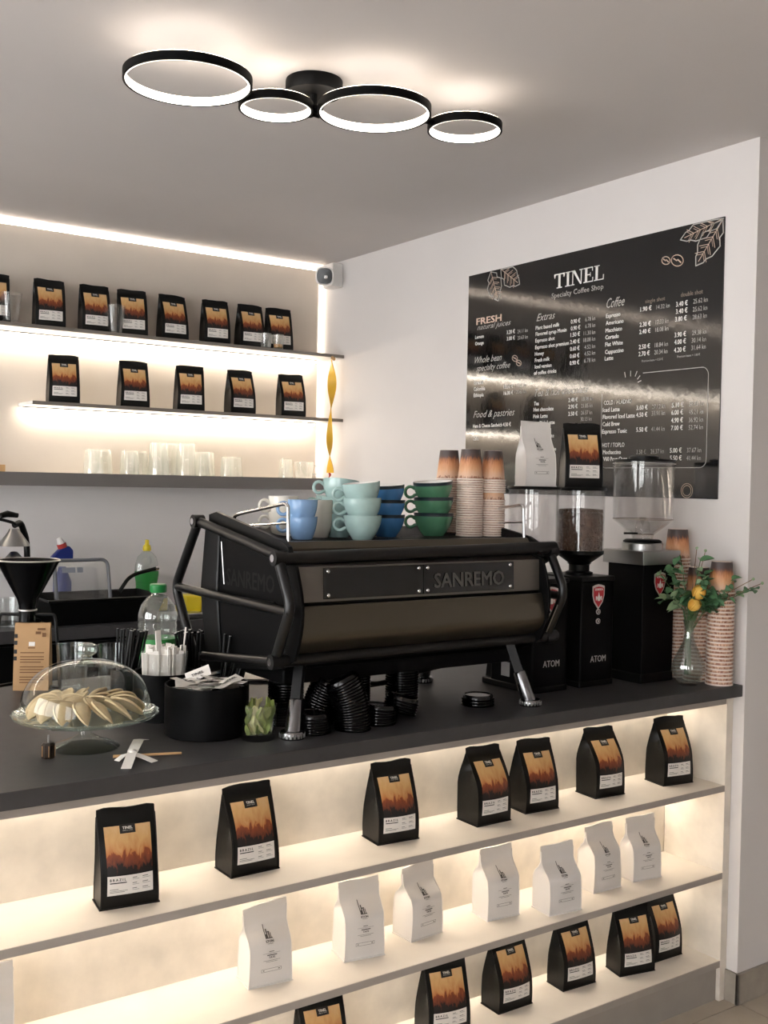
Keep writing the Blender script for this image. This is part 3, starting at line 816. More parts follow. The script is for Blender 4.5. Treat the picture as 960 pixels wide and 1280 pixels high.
def grinder(label, x0, y0, full):
    X = x0; W = .132; D = .175; H = 1.261
    t = thing('coffee_grinder', label, 'coffee grinder', (X+W/2, y0+D/2, ZC), 0, 'coffee grinders beside the espresso machine')
    hc = (X+W/2-.004, y0+.075)
    MB().box(X, X+W, y0, y0+D, ZC+.012, H-.012).build('body', 'black_matte', t, bevel=.006)
    MB().box(X-.002, X+W+.002, y0-.001, y0+D+.035, ZC, ZC+.018).build('base', 'black_plastic', t, bevel=.003)
    MB().prism([(y0+D-.01, ZC+.018), (y0+D+.034, ZC+.018), (y0+D+.028, ZC+.06), (y0+D-.01, ZC+.10)], 'x', X+.01, X+W-.01).build('fork', 'black_plastic', t, bevel=.003)
    MB().box(X-.001, X+W+.001, y0-.001, y0+D+.001, H-.014, H).build('top_plate', 'black_metal', t, bevel=.002)
    cx = X+W/2
    badge(t, cx, 1.203, y0-.0002, .040)
    for z in (1.160, 1.133):
        b = MB().tube([(cx, y0, z), (cx, y0-.003, z)], .0078, 18).build('button', 'badge_silver', t)
        MB().tube([(cx, y0-.003, z), (cx, y0-.0038, z)], .0055, 14).build('button_cap', 'black_plastic', b)
        MB().box(cx-.0012, cx+.0012, y0-.0046, y0-.0039, z-.003, z+.003).build('button_mark', 'white_print', b, smooth=False)
    lt = MB(); put_text(lt, 'ATOM', lambda u, v: (cx+.004+u, y0-.0009, 1.016+v), width=.062, cap=.019, bold=.008, align='c')
    lt.build('lettering', 'grey_print', t, smooth=False)
    MB().box(X-.0028, X-.002, y0+.09, y0+.125, ZC+.035, ZC+.075).build('type_sticker', 'grey_print', t, smooth=False) if full else None
    # hopper: collar, black cone, clear cylinder, lid
    MB().lathe([(0, H), (.040, H), (.040, H+.008), (.030, H+.012), (.030, H+.030), (.036, H+.034), (0, H+.034)], (*hc, 0), 26).build('collar', 'black_plastic', t)
    MB().lathe([(.028, H+.034), (.031, H+.034), (.070, H+.062), (.071, H+.072), (.068, H+.072), (.028, H+.040)], (*hc, 0), 28).build('hopper_cone', 'black_plastic', t)
    zt = 1.507
    MB().lathe([(.0695, H+.070), (.0715, zt), (.0690, zt), (.067, H+.072)], (*hc, 0), 36).build('hopper', 'hopper_plastic', t)
    ld = MB().lathe([(0, zt), (.074, zt), (.076, zt+.004), (.074, zt+.009), (0, zt+.009)], (*hc, 0), 36).build('hopper_lid', 'black_plastic', t)
    MB().lathe([(0, zt-.007), (.014, zt-.007), (.018, zt-.001), (0, zt-.001)], (*hc, 0), 16).build('lid_knob', 'black_plastic', ld)
    if not full:
        beans('beans', *hc, H+.066, 1.446, .0665, t, 1500)
    else:
        beans('beans', *hc, H+.062, H+.075, .060, t, 260)
    return hc, zt+.009
h2, zl2 = grinder('black flat-sided grinder full of coffee beans, middle of the three', -.466, .203, False)
h1, zl1 = grinder('black flat-sided grinder with empty hopper nearest the espresso machine', -.650, .203, True)
c = from_edge(-.632, .20, -4, .100, .066)
bag('coffee_bag', 'white coffee bag standing on the lid of the grinder hopper', 'coffee bags on the grinders', 'white', (h1[0]+.004, h1[1]+.0, zl1), -14, .094, .062, .182, .44, tt=.80, lean=.006, tilt=-.002, belly=.004)
bag('coffee_bag', 'black coffee bag standing on the hopper full of beans', 'coffee bags on the grinders', 'black', (h2[0]-.002, h2[1]+.0, zl2), -27, .112, .060, .186, .40, lean=.004)

# tall grinder with silver head
t = thing('coffee_grinder', 'tall black grinder with silver head and big clear hopper by the wall', 'coffee grinder', (-.19, .228, ZC), 0, 'coffee grinders beside the espresso machine')
gx0, gx1, gy0, gy1 = -.258, -.122, .163, .300
MB().box(gx0, gx1, gy0, gy1, ZC+.004, 1.293).build('body', 'black_matte', t, bevel=.0015)
MB().box(gx0-.002, gx1+.002, gy0-.002, gy1+.05, ZC, ZC+.028).build('base', 'black_plastic', t, bevel=.002)
MB().box(gx0-.012, gx1+.014, gy0-.010, gy1+.012, 1.293, 1.333).build('head', 'steel', t, bevel=.001)
hc = (-.192, .228)
MB().lathe([(0, 1.333), (.060, 1.333), (.060, 1.352), (.057, 1.355), (0, 1.355)], (*hc, 0), 32).build('collar', 'steel', t)
MB().lathe([(0, 1.355), (.055, 1.355), (.058, 1.358), (.05, 1.364), (0, 1.364)], (*hc, 0), 32).build('collar_seal', 'black_plastic', t)
MB().lathe([(.030, 1.362), (.033, 1.378), (.086, 1.420), (.088, 1.425), (.091, 1.596), (.088, 1.596), (.085, 1.427), (.082, 1.421), (.030, 1.381), (.028, 1.362)], (*hc, 0), 44).build('hopper', 'hopper_plastic', t)
for rr_, zz_ in ((.0885, 1.4245), (.033, 1.379), (.0915, 1.590)):
    MB().tube([(hc[0]+rr_*math.cos(i*math.pi/24), hc[1]+rr_*math.sin(i*math.pi/24), zz_) for i in range(48)], .0011, 5, closed=True).build('hopper_seam', 'grey_print' if zz_ > 1.5 else 'dim_print', t)
MB().lathe([(0, 1.40), (.010, 1.43), (.022, 1.41), (.022, 1.385)], (*hc, 0), 24).build('hopper_insert', 'hopper_plastic', t)
ld = MB().lathe([(0, 1.594), (.087, 1.594), (.092, 1.597), (.091, 1.602), (0, 1.603)], (*hc, 0), 40).build('hopper_lid', 'black_plastic', t)
MB().lathe([(.0, 1.603), (.045, 1.603), (.045, 1.611), (.040, 1.613), (.0, 1.613)], (*hc, 0), 24).build('lid_knob', 'black_plastic', ld)
MB().tube([(-.235, .21, 1.383), (-.275, .225, 1.383)], .003, 8).build('gate_lever', 'black_metal', t)
badge(t, -.186, 1.235, gy0-.0002, .040)
MB().tube(bend([(-.245, .262, .955), (-.25, .275, 1.02), (-.262, .30, 1.03), (-.262, .34, .96)], rr=.3), .004, 8).build('power_cord', 'black_plastic', t)
# wall socket with plug
t = thing('wall_socket', 'white wall socket with black plug behind the grinders', 'socket', (-.006, .50, 1.02))
MB().box(-.010, -.0005, .455, .545, .965, 1.065).build('plate', 'white_plastic', t, bevel=.002)
MB().tube([(-.010, .505, 1.02), (-.045, .505, 1.02)], .018, 14).build('plug', 'black_plastic', t)
MB().tube(bend([(-.045, .505, 1.02), (-.085, .50, 1.015), (-.12, .46, .96), (-.20, .40, .95)], rr=.3), .0035, 8).build('cord', 'black_plastic', t)

# ================================================================== menu board on the right wall
BY1, BY0, BZ1, BZ0 = 1.303, .106, 2.331, 1.488
mb_t = thing('menu_board', 'large glossy black menu board with white price lists on the right wall', 'menu board', (0, .70, BZ0))
bm_ = MB().box(-.005, -.0005, BY0, BY1, BZ0, BZ1); bm_.build('panel', mat('board_film', '0f1013', .075, spec=1.0, bump=.11, bscale=45, aniso=(1, 1, .6)), mb_t, smooth=False)
def onboard(y, z, d=0): return lambda u, v: (-.0056-d, y-u, z+v)
MENU = [
('Specialty Coffee Shop','serif',0.8375,2.1833,0.2478,0.0176), ('FRESH','copper',1.2514,2.1358,0.1479,0.0247), ('natural juices','script',1.2450,2.1151,0.1937,0.0201), 
('Lemon','b',1.2564,2.0824,0.0506,0.0130), ('Orange','b',1.2556,2.0576,0.0506,0.0130), ('3.20 €','b',1.0734,2.0818,0.0452,0.0137), ('3.00 €','b',1.0726,2.0580,0.0452,0.0137), 
('24.11 kn','k',1.0136,2.0785,0.0548,0.0136), ('20.63 kn','k',1.0128,2.0550,0.0548,0.0136), ('Whole bean','script',1.2552,1.9878,0.1566,0.0248), 
('specialty coffee','script',1.2446,1.9565,0.1940,0.0232), ('Brazil','b',1.2574,1.9064,0.0526,0.0143), ('Colombia','b',1.2580,1.8817,0.0668,0.0143), 
('Ethiopia','b',1.2582,1.8582,0.0597,0.0143), ('15.00 €','b',1.0838,1.8801,0.0535,0.0138), ('16.00 €','b',1.0830,1.8561,0.0535,0.0138), ('113.02 kn','k',1.0215,1.8803,0.0607,0.0136), 
('120.63 kn','k',1.0208,1.8570,0.0607,0.0136), ('Food & pastries','script',1.2580,1.7780,0.2385,0.0264), ('Ham & Cheese Sandwich 4.50 €','b',1.2587,1.7393,0.2197,0.0137), 
('Cake','b',1.2566,1.6909,0.0327,0.0136), ('Extras','script',0.9133,2.1112,0.0959,0.0260), ('Plant based milk','b',0.9165,2.0810,0.1213,0.0133), 
('Flavored syrup Monin','b',0.9158,2.0588,0.1565,0.0133), ('Espresso shot','b',0.9167,2.0353,0.0994,0.0133), ('Espresso shot premium','b',0.9167,2.0114,0.1707,0.0133), 
('Honey','b',0.9177,1.9879,0.0470,0.0133), ('Fresh milk','b',0.9169,1.9648,0.0760,0.0133), ('Iced version','b',0.9161,1.9417,0.0858,0.0133), 
('of coffee drinks','b',0.9196,1.9194,0.1141,0.0133), ('0.90 €','b',0.7390,2.0830,0.0454,0.0139), ('0.90 €','b',0.7383,2.0597,0.0454,0.0139), ('1.50 €','b',0.7391,2.0373,0.0454,0.0139), 
('2.40 €','b',0.7399,2.0128,0.0454,0.0139), ('0.60 €','b',0.7399,1.9889,0.0454,0.0139), ('0.60 €','b',0.7398,1.9640,0.0454,0.0139), ('0.90 €','b',0.7398,1.9401,0.0455,0.0139), 
('6.78 kn','k',0.6702,2.0832,0.0466,0.0137), ('6.78 kn','k',0.6695,2.0600,0.0466,0.0137), ('11.30 kn','k',0.6763,2.0364,0.0541,0.0137), ('18.08 kn','k',0.6770,2.0135,0.0556,0.0137), 
('4.52 kn','k',0.6709,1.9886,0.0503,0.0137), ('4.52 kn','k',0.6709,1.9663,0.0511,0.0137), ('6.78 kn','k',0.6713,1.9428,0.0522,0.0137), ('Coffee','script',0.5730,2.1161,0.0789,0.0321), 
('single shot','dim',0.4059,2.1108,0.0813,0.0129), ('double shot','dim',0.2624,2.1123,0.0837,0.0137), ('Espresso','b',0.5745,2.0838,0.0639,0.0134), 
('Americano','b',0.5744,2.0598,0.0786,0.0134), ('Macchiato','b',0.5750,2.0353,0.0731,0.0134), ('Cortado','b',0.5750,2.0123,0.0598,0.0134), ('Flat White','b',0.5750,1.9888,0.0780,0.0134), 
('Cappuccino','b',0.5749,1.9637,0.0822,0.0134), ('Latte','b',0.5756,1.9419,0.0380,0.0134), ('1.90 €','b',0.4252,2.0870,0.0466,0.0140), ('2.30 €','b',0.4266,2.0377,0.0466,0.0140), 
('2.40 €','b',0.4272,2.0146,0.0467,0.0140), ('2.50 €','b',0.4277,1.9661,0.0467,0.0140), ('2.70 €','b',0.4283,1.9434,0.0467,0.0140), ('14.32 kn','k',0.3586,2.0860,0.0531,0.0137), 
('17.33 kn','k',0.3603,2.0383,0.0531,0.0138), ('18.08 kn','k',0.3609,2.0145,0.0532,0.0138), ('18.84 kn','k',0.3613,1.9661,0.0532,0.0138), ('20.34 kn','k',0.3628,1.9433,0.0533,0.0138), 
('Premium beans + 0.50 €','t',0.4135,1.9231,0.0860,0.0072), ('3.40 €','b',0.2803,2.0844,0.0450,0.0145), ('3.40 €','b',0.2802,2.0620,0.0450,0.0145), ('3.80 €','b',0.2822,2.0381,0.0450,0.0145), 
('3.90 €','b',0.2832,1.9896,0.0451,0.0145), ('4.00 €','b',0.2831,1.9672,0.0451,0.0145), ('4.20 €','b',0.2835,1.9423,0.0451,0.0145), ('25.62 kn','k',0.2140,2.0854,0.0539,0.0142), 
('25.62 kn','k',0.2147,2.0610,0.0539,0.0142), ('28.63 kn','k',0.2155,2.0373,0.0540,0.0143), ('29.38 kn','k',0.2151,1.9891,0.0540,0.0143), ('30.14 kn','k',0.2162,1.9661,0.0540,0.0143), 
('31.64 kn','k',0.2167,1.9436,0.0541,0.0143), ('Premium beans + 1.00 €','t',0.2704,1.9249,0.0872,0.0070), ('COLD / HLADNO','n',0.5748,1.7936,0.1215,0.0139), 
('Iced Latte','b',0.5787,1.7699,0.0749,0.0140), ('Flavored Iced Latte','b',0.5780,1.7466,0.1405,0.0140), ('Cold Brew','b',0.5783,1.7224,0.0760,0.0140), 
('Espresso Tonic','b',0.5793,1.6978,0.1091,0.0140), ('Mochaccino','b',0.5741,1.6287,0.0802,0.0140), ('V60 Pour Over','b',0.5719,1.6059,0.1048,0.0140), 
('3.60 €','b',0.4314,1.7703,0.0469,0.0140), ('4.50 €','b',0.4317,1.7473,0.0469,0.0140), ('5.50 €','b',0.4301,1.6993,0.0469,0.0140), ('3.50 €','k',0.4268,1.6279,0.0393,0.0130), 
('27.12 kn','k',0.3664,1.7704,0.0542,0.0138), ('33.91 kn','k',0.3673,1.7493,0.0542,0.0138), ('41.44 kn','k',0.3670,1.6995,0.0542,0.0138), ('26.37 kn','k',0.3677,1.6284,0.0543,0.0138), 
('5.10 €','b',0.2865,1.7711,0.0462,0.0145), ('6.00 €','b',0.2879,1.7482,0.0463,0.0145), ('4.90 €','b',0.2878,1.7239,0.0463,0.0145), ('7.00 €','b',0.2876,1.7001,0.0463,0.0145), 
('5.00 €','b',0.2898,1.6299,0.0464,0.0146), ('5.50 €','b',0.2890,1.6061,0.0464,0.0146), ('38.43 kn','k',0.2190,1.7718,0.0543,0.0143), ('45.21 kn','k',0.2197,1.7465,0.0543,0.0143), 
('36.92 kn','k',0.2190,1.7226,0.0543,0.0143), ('52.74 kn','k',0.2191,1.6994,0.0544,0.0143), ('37.67 kn','k',0.2236,1.6297,0.0545,0.0143), ('41.44 kn','k',0.2244,1.6055,0.0546,0.0143), 
('HOT / TOPLO','n',0.5778,1.6521,0.0987,0.0140), ('Tea & hot chocolate','script',0.9128,1.8406,0.2640,0.0260), ('Tea','b',0.9160,1.8090,0.0251,0.0133), 
('Hot chocolate','b',0.9174,1.7871,0.1026,0.0133), ('Pink Latte','b',0.9187,1.7629,0.0747,0.0133), ('Pink Latte','b',0.8845,1.7386,0.0768,0.0132), ('Latte','b',0.8795,1.7143,0.0370,0.0132), 
('Latte','b',0.8458,1.6917,0.0365,0.0131), ('Latte','b',0.8615,1.6678,0.0368,0.0132), ('Latte','b',0.8361,1.6448,0.0388,0.0131), ('2.40 €','b',0.7419,1.8120,0.0448,0.0139), 
('2.90 €','b',0.7419,1.7892,0.0448,0.0139), ('3.50 €','b',0.7411,1.7641,0.0448,0.0139), ('18.08 kn','k',0.6777,1.8122,0.0525,0.0137), ('21.85 kn','k',0.6796,1.7890,0.0525,0.0137), 
('26.37 kn','k',0.6799,1.7651,0.0526,0.0137), ('30.13 kn','k',0.6819,1.7435,0.0526,0.0137), ]
STY = {'b': ('menu_line', .018, 0, 'white_print'), 'k': ('menu_price', 0, 0, 'grey_print'), 'n': ('menu_heading', .005, 0, 'white_print'), 't': ('menu_note', 0, 0, 'grey_print'), 'dim': ('menu_heading', .005, 0, 'dim_print'),
       'script': ('menu_heading', -.004, .42, 'grey_print'), 'copper': ('menu_heading', .03, 0, 'copper_print'), 'serif': ('menu_tagline', 0, 0, 'grey_print')}
for s, st, y, z, w_, c_ in MENU:
    nm_, bo, sh, mt = STY[st]
    q = MB(); put_text(q, s, onboard(y, z), width=w_, cap=c_*1.05, bold=bo, shear=sh)
    q.build(nm_, mt, mb_t, smooth=False, fix=False)
# shop name in slab-serif capitals
def cap_letters(mb, word, y, z, W, H, fn):
    gl = {'T': (1.0, [[(0, .82), (0, 1), (.95, 1), (.95, .82), (.90, .70), (.86, .70), (.82, .92), (.13, .92), (.09, .70), (.05, .70)], [(.38, .08), (.38, .93), (.58, .93), (.58, .08)], [(.24, 0), (.24, .07), (.72, .07), (.72, 0)]]),
          'I': (.5, [[(.13, .0), (.13, 1), (.33, 1), (.33, 0)], [(0, 0), (0, .07), (.46, .07), (.46, 0)], [(0, .93), (0, 1), (.46, 1), (.46, .93)]]),
          'N': (1.08, [[(.12, 0), (.12, 1), (.19, 1), (.19, 0)], [(.10, 1), (.33, 1), (.92, 0), (.80, 0)], [(.84, 0), (.84, 1), (.92, 1), (.92, 0)], [(0, 0), (0, .07), (.31, .07), (.31, 0)], [(0, .93), (0, 1), (.3, 1), (.3, .93)], [(.72, .93), (.72, 1), (1.03, 1), (1.03, .93)]]),
          'E': (.88, [[(.12, 0), (.12, 1), (.32, 1), (.32, 0)], [(0, 0), (0, .07), (.8, .07), (.8, 0)], [(0, .93), (0, 1), (.78, 1), (.78, .93)], [(.32, .47), (.32, .54), (.6, .54), (.6, .47)], [(.72, .72), (.72, .95), (.78, .95), (.78, .72)], [(.74, .05), (.74, .30), (.82, .30), (.8, .05)], [(.55, .36), (.55, .65), (.6, .65), (.6, .36)]]),
          'L': (.85, [[(.12, 0), (.12, 1), (.32, 1), (.32, 0)], [(0, 0), (0, .07), (.8, .07), (.8, 0)], [(0, .93), (0, 1), (.46, 1), (.46, .93)], [(.74, .05), (.74, .34), (.82, .34), (.8, .05)]])}
    tot = sum(gl[c][0] for c in word); k = W/tot; x = 0
    for c in word:
        for poly in gl[c][1]:
            mb.add([fn((x+p[0])*k, p[1]*H) for p in poly], [tuple(range(len(poly)))])
        x += gl[c][0]
nm = MB(); cap_letters(nm, 'TINEL', 0, 0, .240, .051, onboard(.827, 2.215)); nm.build('shop_name', 'white_print', mb_t, smooth=False, fix=False)
# line art: leaves, beans, frame, burst
def pen(mb, pts, th, closed=False):
    P = [Vector((max(BY0+.003, min(BY1-.003, p[0])), min(BZ1-.003, p[1]))) for p in pts]; n = len(P)
    for i in range(n if closed else n-1):
        a, b = P[i], P[(i+1) % n]; d_ = (b-a)
        if d_.length < 1e-6: continue
        d_.normalize(); q = Vector((-d_.y, d_.x))*th/2; e = d_*th*.3
        mb.add([(-.0056, *(a-e+q)), (-.0056, *(a-e-q)), (-.0056, *(b+e-q)), (-.0056, *(b+e+q))], [(0, 1, 2, 3)])
la = MB(); lc = MB()
def leaf_art(base, tip, wd, mbo, mbi):
    b, tp = Vector(base), Vector(tip); ax = tp-b; L = ax.length; ax.normalize(); q = Vector((-ax.y, ax.x))
    side = [(0, .0), (.18, .62), (.3, .55), (.42, .95), (.56, .85), (.66, .80), (.78, .45), (.86, .42), (1, 0)]
    pts = [b+ax*L*s+q*wd*v for s, v in side]+[b+ax*L*s-q*wd*v for s, v in side[::-1][1:]]
    pen(mbo, pts, .0035)
    pen(mbi, [b+ax*L*.05, b+ax*L*.9], .0022)
    for s in (.2, .36, .52, .68):
        for g_ in (1, -1):
            pen(mbi, [b+ax*L*s, b+ax*L*(s+.14)+q*wd*.62*g_], .002)
            pen(mbi, [b+ax*L*(s+.05), b+ax*L*(s+.15)+q*wd*.42*g_], .0015)
for b_, t_, wd in (((1.172, 2.330), (1.125, 2.212), .044), ((1.115, 2.330), (1.008, 2.258), .042), ((.110, 2.326), (.270, 2.290), .034), ((.112, 2.322), (.208, 2.200), .044)):
    la = MB(); lv = MB(); leaf_art(b_, t_, wd, la, lv)
    lo_ = la.build('leaf_drawing', 'grey_print', mb_t, smooth=False, fix=False); lv.build('leaf_veins', 'copper_print', lo_, smooth=False, fix=False)
def bean_art(y, z, r, mbx):
    pen(mbx, [(y+r*math.cos(a)*.95+.25*r*math.sin(a), z+r*.75*math.sin(a)) for a in [i*math.pi/8 for i in range(16)]], .003, True)
    pen(mbx, [(y+r*.6, z+r*.35), (y+r*.1, z), (y-r*.1, z+.1*r), (y-r*.6, z-r*.35)], .004)
bean_art(.325, 2.235, .017, lc); bean_art(.280, 2.228, .024, lc); bean_art(1.025, 1.988, .015, lc); bean_art(1.003, 1.969, .014, lc)
for (y, z, r) in ((.817, 1.555, .020), (.22, 1.512, .022)):
    for k in (1, .72): pen(lc, [(y+r*k*math.cos(i*math.pi/12), z+r*k*math.sin(i*math.pi/12)) for i in range(24)], .002, True)
fr = MB()
arc = lambda cy, cz, a0, a1, r=.024: [(cy+r*math.cos(a0+(a1-a0)*i/6), cz+r*math.sin(a0+(a1-a0)*i/6)) for i in range(7)]
pen(fr, [(.407, 1.888)]+arc(.172, 1.864, math.pi/2, 0, .024)[0:0]+[(.174, 1.888)]+arc(.174, 1.864, math.pi/2, math.pi, .024)+[(.150, 1.607)]+arc(.174, 1.607, math.pi, 1.5*math.pi, .024)+[(.560, 1.583)]+arc(.560, 1.607, 1.5*math.pi, 2*math.pi, .024)+[(.584, 1.83)], .0022)
for a, b in (((.482, 1.880), (.486, 1.896)), ((.460, 1.882), (.460, 1.898)), ((.440, 1.880), (.433, 1.895)), ((.430, 1.870), (.420, 1.880)), ((.428, 1.860), (.415, 1.864))): pen(fr, [a, b], .003)
lc.build('bean_drawing', 'copper_print', mb_t, smooth=False, fix=False); fr.build('frame_line', 'grey_print', mb_t, smooth=False, fix=False)

# ================================================================== ceiling ring lamp
RINGS = [(-1.606, .390, .150), (-1.357, .417, .093), (-1.147, .289, .143), (-.886, .252, .098)]
ZR = 2.450
L_ = thing('ring_ceiling_lamp', 'black ceiling lamp of four linked glowing rings', 'ceiling lamp', (-1.246, .419, CH))
def annulus(ri, ro, z0, z1, c, n=64): return MB().lathe([(ri, z0), (ro, z0), (ro, z1), (ri, z1), (ri, z0)], (*c, 0), n)
for x, y, r in RINGS:
    rg = annulus(r-.006, r, ZR-.010, ZR+.010, (x, y)).build('ring', 'black_matte', L_)
    annulus(r-.0080, r-.0062, ZR-.0095, ZR+.007, (x, y)).build('diffuser', 'led_ring', rg)
    annulus(r-.0055, r-.0015, ZR+.0102, ZR+.0112, (x, y)).build('upper_diffuser', 'led_ring_up', rg)
MB().lathe([(0, CH-.0005), (.072, CH-.0005), (.073, CH-.004), (.073, CH-.030), (.070, CH-.034), (0, CH-.034)], (-1.246, .419, 0), 48).build('canopy', 'black_matte', L_)
for (x, y, r) in RINGS[1:3]:
    d_ = Vector((x+1.246, y-.419)); L2 = d_.length; d_.normalize()
    e = Vector((-1.246, .419))+d_*(L2-r-.005)
    MB().tube([(-1.246, .419, CH-.034), (-1.246, .419, ZR+.012), (-1.246+d_.x*.004, .419+d_.y*.004, ZR+.004), (e.x, e.y, ZR)], .008, 8).build('arm', 'black_matte', L_)
MB().tube([(-1.262, .355, ZR), (-1.272, .372, ZR)], .009, 8).build('arm', 'black_matte', L_)
for a, b in ((0, 1), (2, 3)):
    A, B = Vector(RINGS[a][:2]), Vector(RINGS[b][:2]); d_ = (B-A).normalized()
    p, q = A+d_*(RINGS[a][2]-.004), B-d_*(RINGS[b][2]-.004)
    MB().tube([(p.x, p.y, ZR), (q.x, q.y, ZR)], .009, 8).build('link', 'black_matte', L_)

# ================================================================== security camera
t = thing('security_camera', 'white security camera with black face high in the wall corner', 'camera', (-.02, 2.26, 2.48))
MB().box(-.055, -.0005, 2.225, 2.31, 2.418, 2.525).build('mount_box', 'white_plastic', t, bevel=.003)
cp = Vector((-.110, 2.205, 2.452)); ax = Vector((-.57, -.80, -.18)).normalized()
rm = ax.to_track_quat('Z', 'Y').to_matrix()
def lathe_dir(prof, c, m_, n=28, sq=.62):
    mb = MB(); mb.lathe(prof, (0, 0, 0), n)
    vs = []
    for x, y, z in mb.v:
        r_ = math.hypot(x, y)
        if r_ > 1e-4:
            a = math.atan2(y, x); k = (abs(math.cos(a))**3+abs(math.sin(a))**3)**(-1/3); x, y = x*k*.95, y*k*.95
        p = m_ @ Vector((x, y, z)); vs.append((p.x+c.x, p.y+c.y, p.z+c.z))
    mb.v = vs; return mb
lathe_dir([(0, -.06), (.030, -.056), (.040, -.042), (.044, .0), (.043, .012), (.037, .014), (.036, .010), (0, .010)], cp, rm).build('housing', 'white_plastic', t)
fc = lathe_dir([(0, .0105), (.0365, .0105), (.0350, .0145), (0, .0155)], cp, rm).build('face', 'black_gloss', t)
lathe_dir([(0, .016), (.009, .016), (.008, .018), (0, .019)], cp+rm @ Vector((.006, -.004, 0)), rm, 16).build('lens', 'chrome', fc)
MB().tube([(-.05, 2.262, 2.47), tuple(cp-ax*.045)], .012, 10).build('arm', 'white_plastic', t)
for dx in (-.035, -.015): MB().ball((dx-.004, 2.25, 2.4235), .005, 8, 6).build('screw', 'alu', t)

# ================================================================== yellow ribbon
def ribbon(z0, z1, x, y, wd, tw, ph=0):
    mb = MB(); N = 40; th = .0012
    fr_, bk = [], []
    for i in range(N+1):
        q = i/N; a = ph+tw*q; z = z0+(z1-z0)*q; w2 = wd*(.75+.25*math.sin(q*9))
        dx, dy = math.cos(a), math.sin(a); nx, ny = -dy*th, dx*th
        cx = x+.004*math.sin(q*7)
        fr_.append([(cx-dx*w2/2+nx, y-dy*w2/2+ny, z), (cx+dx*w2/2+nx, y+dy*w2/2+ny, z), (cx+dx*w2/2-nx, y+dy*w2/2-ny, z), (cx-dx*w2/2-nx, y-dy*w2/2-ny, z)])
    vs = [p for r_ in fr_ for p in r_]; fs = []
    for i in range(N):
        for j in range(4): fs.append((i*4+j, i*4+(j+1) % 4, (i+1)*4+(j+1) % 4, (i+1)*4+j))
    fs += [(3, 2, 1, 0), tuple(N*4+j for j in range(4))]
    return mb.add(vs, fs)
t = thing('hanging_ribbon', 'twisted yellow ribbon with red end hanging from the upper wall shelf', 'ribbon', (-.078, 2.185, 2.08))
ribbon(2.075, 1.562, -.078, 2.185, .042, 7.5, .9).build('band', 'ribbon', t)
ribbon(1.562, 1.520, -.080, 2.185, .026, .4, .6).build('red_end', 'ribbon_end', t)
MB().cbox((-.070, 2.185, 2.082), (.022, .008, .014), Matrix.Rotation(.5, 3, 'Y')).build('clip', 'wood', t, bevel=.002)

# ================================================================== glasses and cups on the wall shelves
def tumbler_mesh(name, rb, rt, h, m_, wall=.0022, flutes=0):
    mb = MB(); prof = [(0, 0), (rb-.002, 0), (rb, .003), (rt, h), (rt-wall*.5, h+.0008), (rt-wall, h), (rb-wall, .008), (0, .007)]
    mb.lathe(prof, n=32)
    if flutes:
        vs = []
        for x, y, z in mb.v:
            a = math.atan2(y, x); k = 1+.025*math.cos(flutes*a); vs.append((x*k, y*k, z))
        mb.v = vs
    return mb.mesh(name, m_)
GM = {'short': tumbler_mesh('glass_tumbler', .033, .040, .098, 'shelf_glass', flutes=9), 'tall': tumbler_mesh('glass_tumbler', .037, .044, .136, 'shelf_glass', flutes=10),
      'plain': tumbler_mesh('glass_tumbler', .031, .037, .103, 'shelf_glass'), 'small': tumbler_mesh('glass_tumbler', .028, .033, .086, 'shelf_glass')}
GL = [('short', -1.139, 2.30, 'upturned fluted glass, leftmost on the lowest wall shelf'), ('short', -1.083, 2.345, 'upturned fluted glass half hidden behind the leftmost glass'),
      ('short', -.985, 2.30, 'short fluted glass, first of the pair left of the tall glasses'), ('short', -.925, 2.345, 'short fluted glass just left of the tall glasses, set back'),
      ('tall', -.860, 2.295, 'tall upturned glass, left one of the three tall ones'), ('tall', -.795, 2.345, 'tall upturned glass, middle and rear one of the three tall ones'), ('tall', -.735, 2.295, 'tall upturned glass, right one of the three tall ones'),
      ('plain', -.655, 2.30, 'plain upturned glass just right of the tall glasses'), ('plain', -.612, 2.35, 'plain upturned glass behind the one right of the tall glasses'),
      ('small', -.535, 2.30, 'small upturned glass, left one of the small pair on the lowest wall shelf'), ('small', -.478, 2.34, 'small upturned glass, right one of the small pair on the lowest wall shelf'),
      ('small', -.235, 2.31, 'lone upturned glass beside the glass jug near the ribbon')]
HT = {'short': .098, 'tall': .136, 'plain': .103, 'small': .086}
for k, x, y, lab in GL:
    o = inst('drinking_glass', GM[k], (x, y, S3+HT[k]+.0016), (math.pi, 0, random.uniform(0, 3)))
    tag(o, lab, 'glass', 'glasses on the lowest wall shelf')
t = thing('glass_jug', 'small clear glass jug with handle at the right end of the lowest wall shelf', 'jug', (-.138, 2.315, S3+.001))
MB().lathe([(0, .001), (.034, .001), (.038, .006), (.046, .075), (.044, .076), (.036, .008), (0, .006)], (-.138, 2.315, S3), 30).build('body', 'shelf_glass', t)
MB().tube(bend([(-.10, 2.29, S3+.062), (-.075, 2.275, S3+.05), (-.08, 2.278, S3+.022), (-.103, 2.293, S3+.018)], rr=.3), .0035, 8).build('handle', 'shelf_glass', t)
t = MB().cbox((-1.545, 2.31, S3+.0145), (.10, .06, .027)).build('wooden_block', 'wood', bevel=.002)
tag(t, 'small wooden block on the lowest wall shelf at the left photo edge', 'block')
pcm = tumbler_mesh('plastic_cup', .029, .043, .112, 'cup_plastic', .0012)
for x, lab in ((-1.497, 'clear plastic cup in front of the leftmost bag on the upper wall shelf'), (-1.078, 'clear plastic cup between third and fourth bag on the upper wall shelf')):
    tag(inst('plastic_cup', pcm, (x, 2.228 if x < -1.2 else 2.243, S1)), lab, 'plastic cup', 'clear plastic cups on the upper wall shelf')
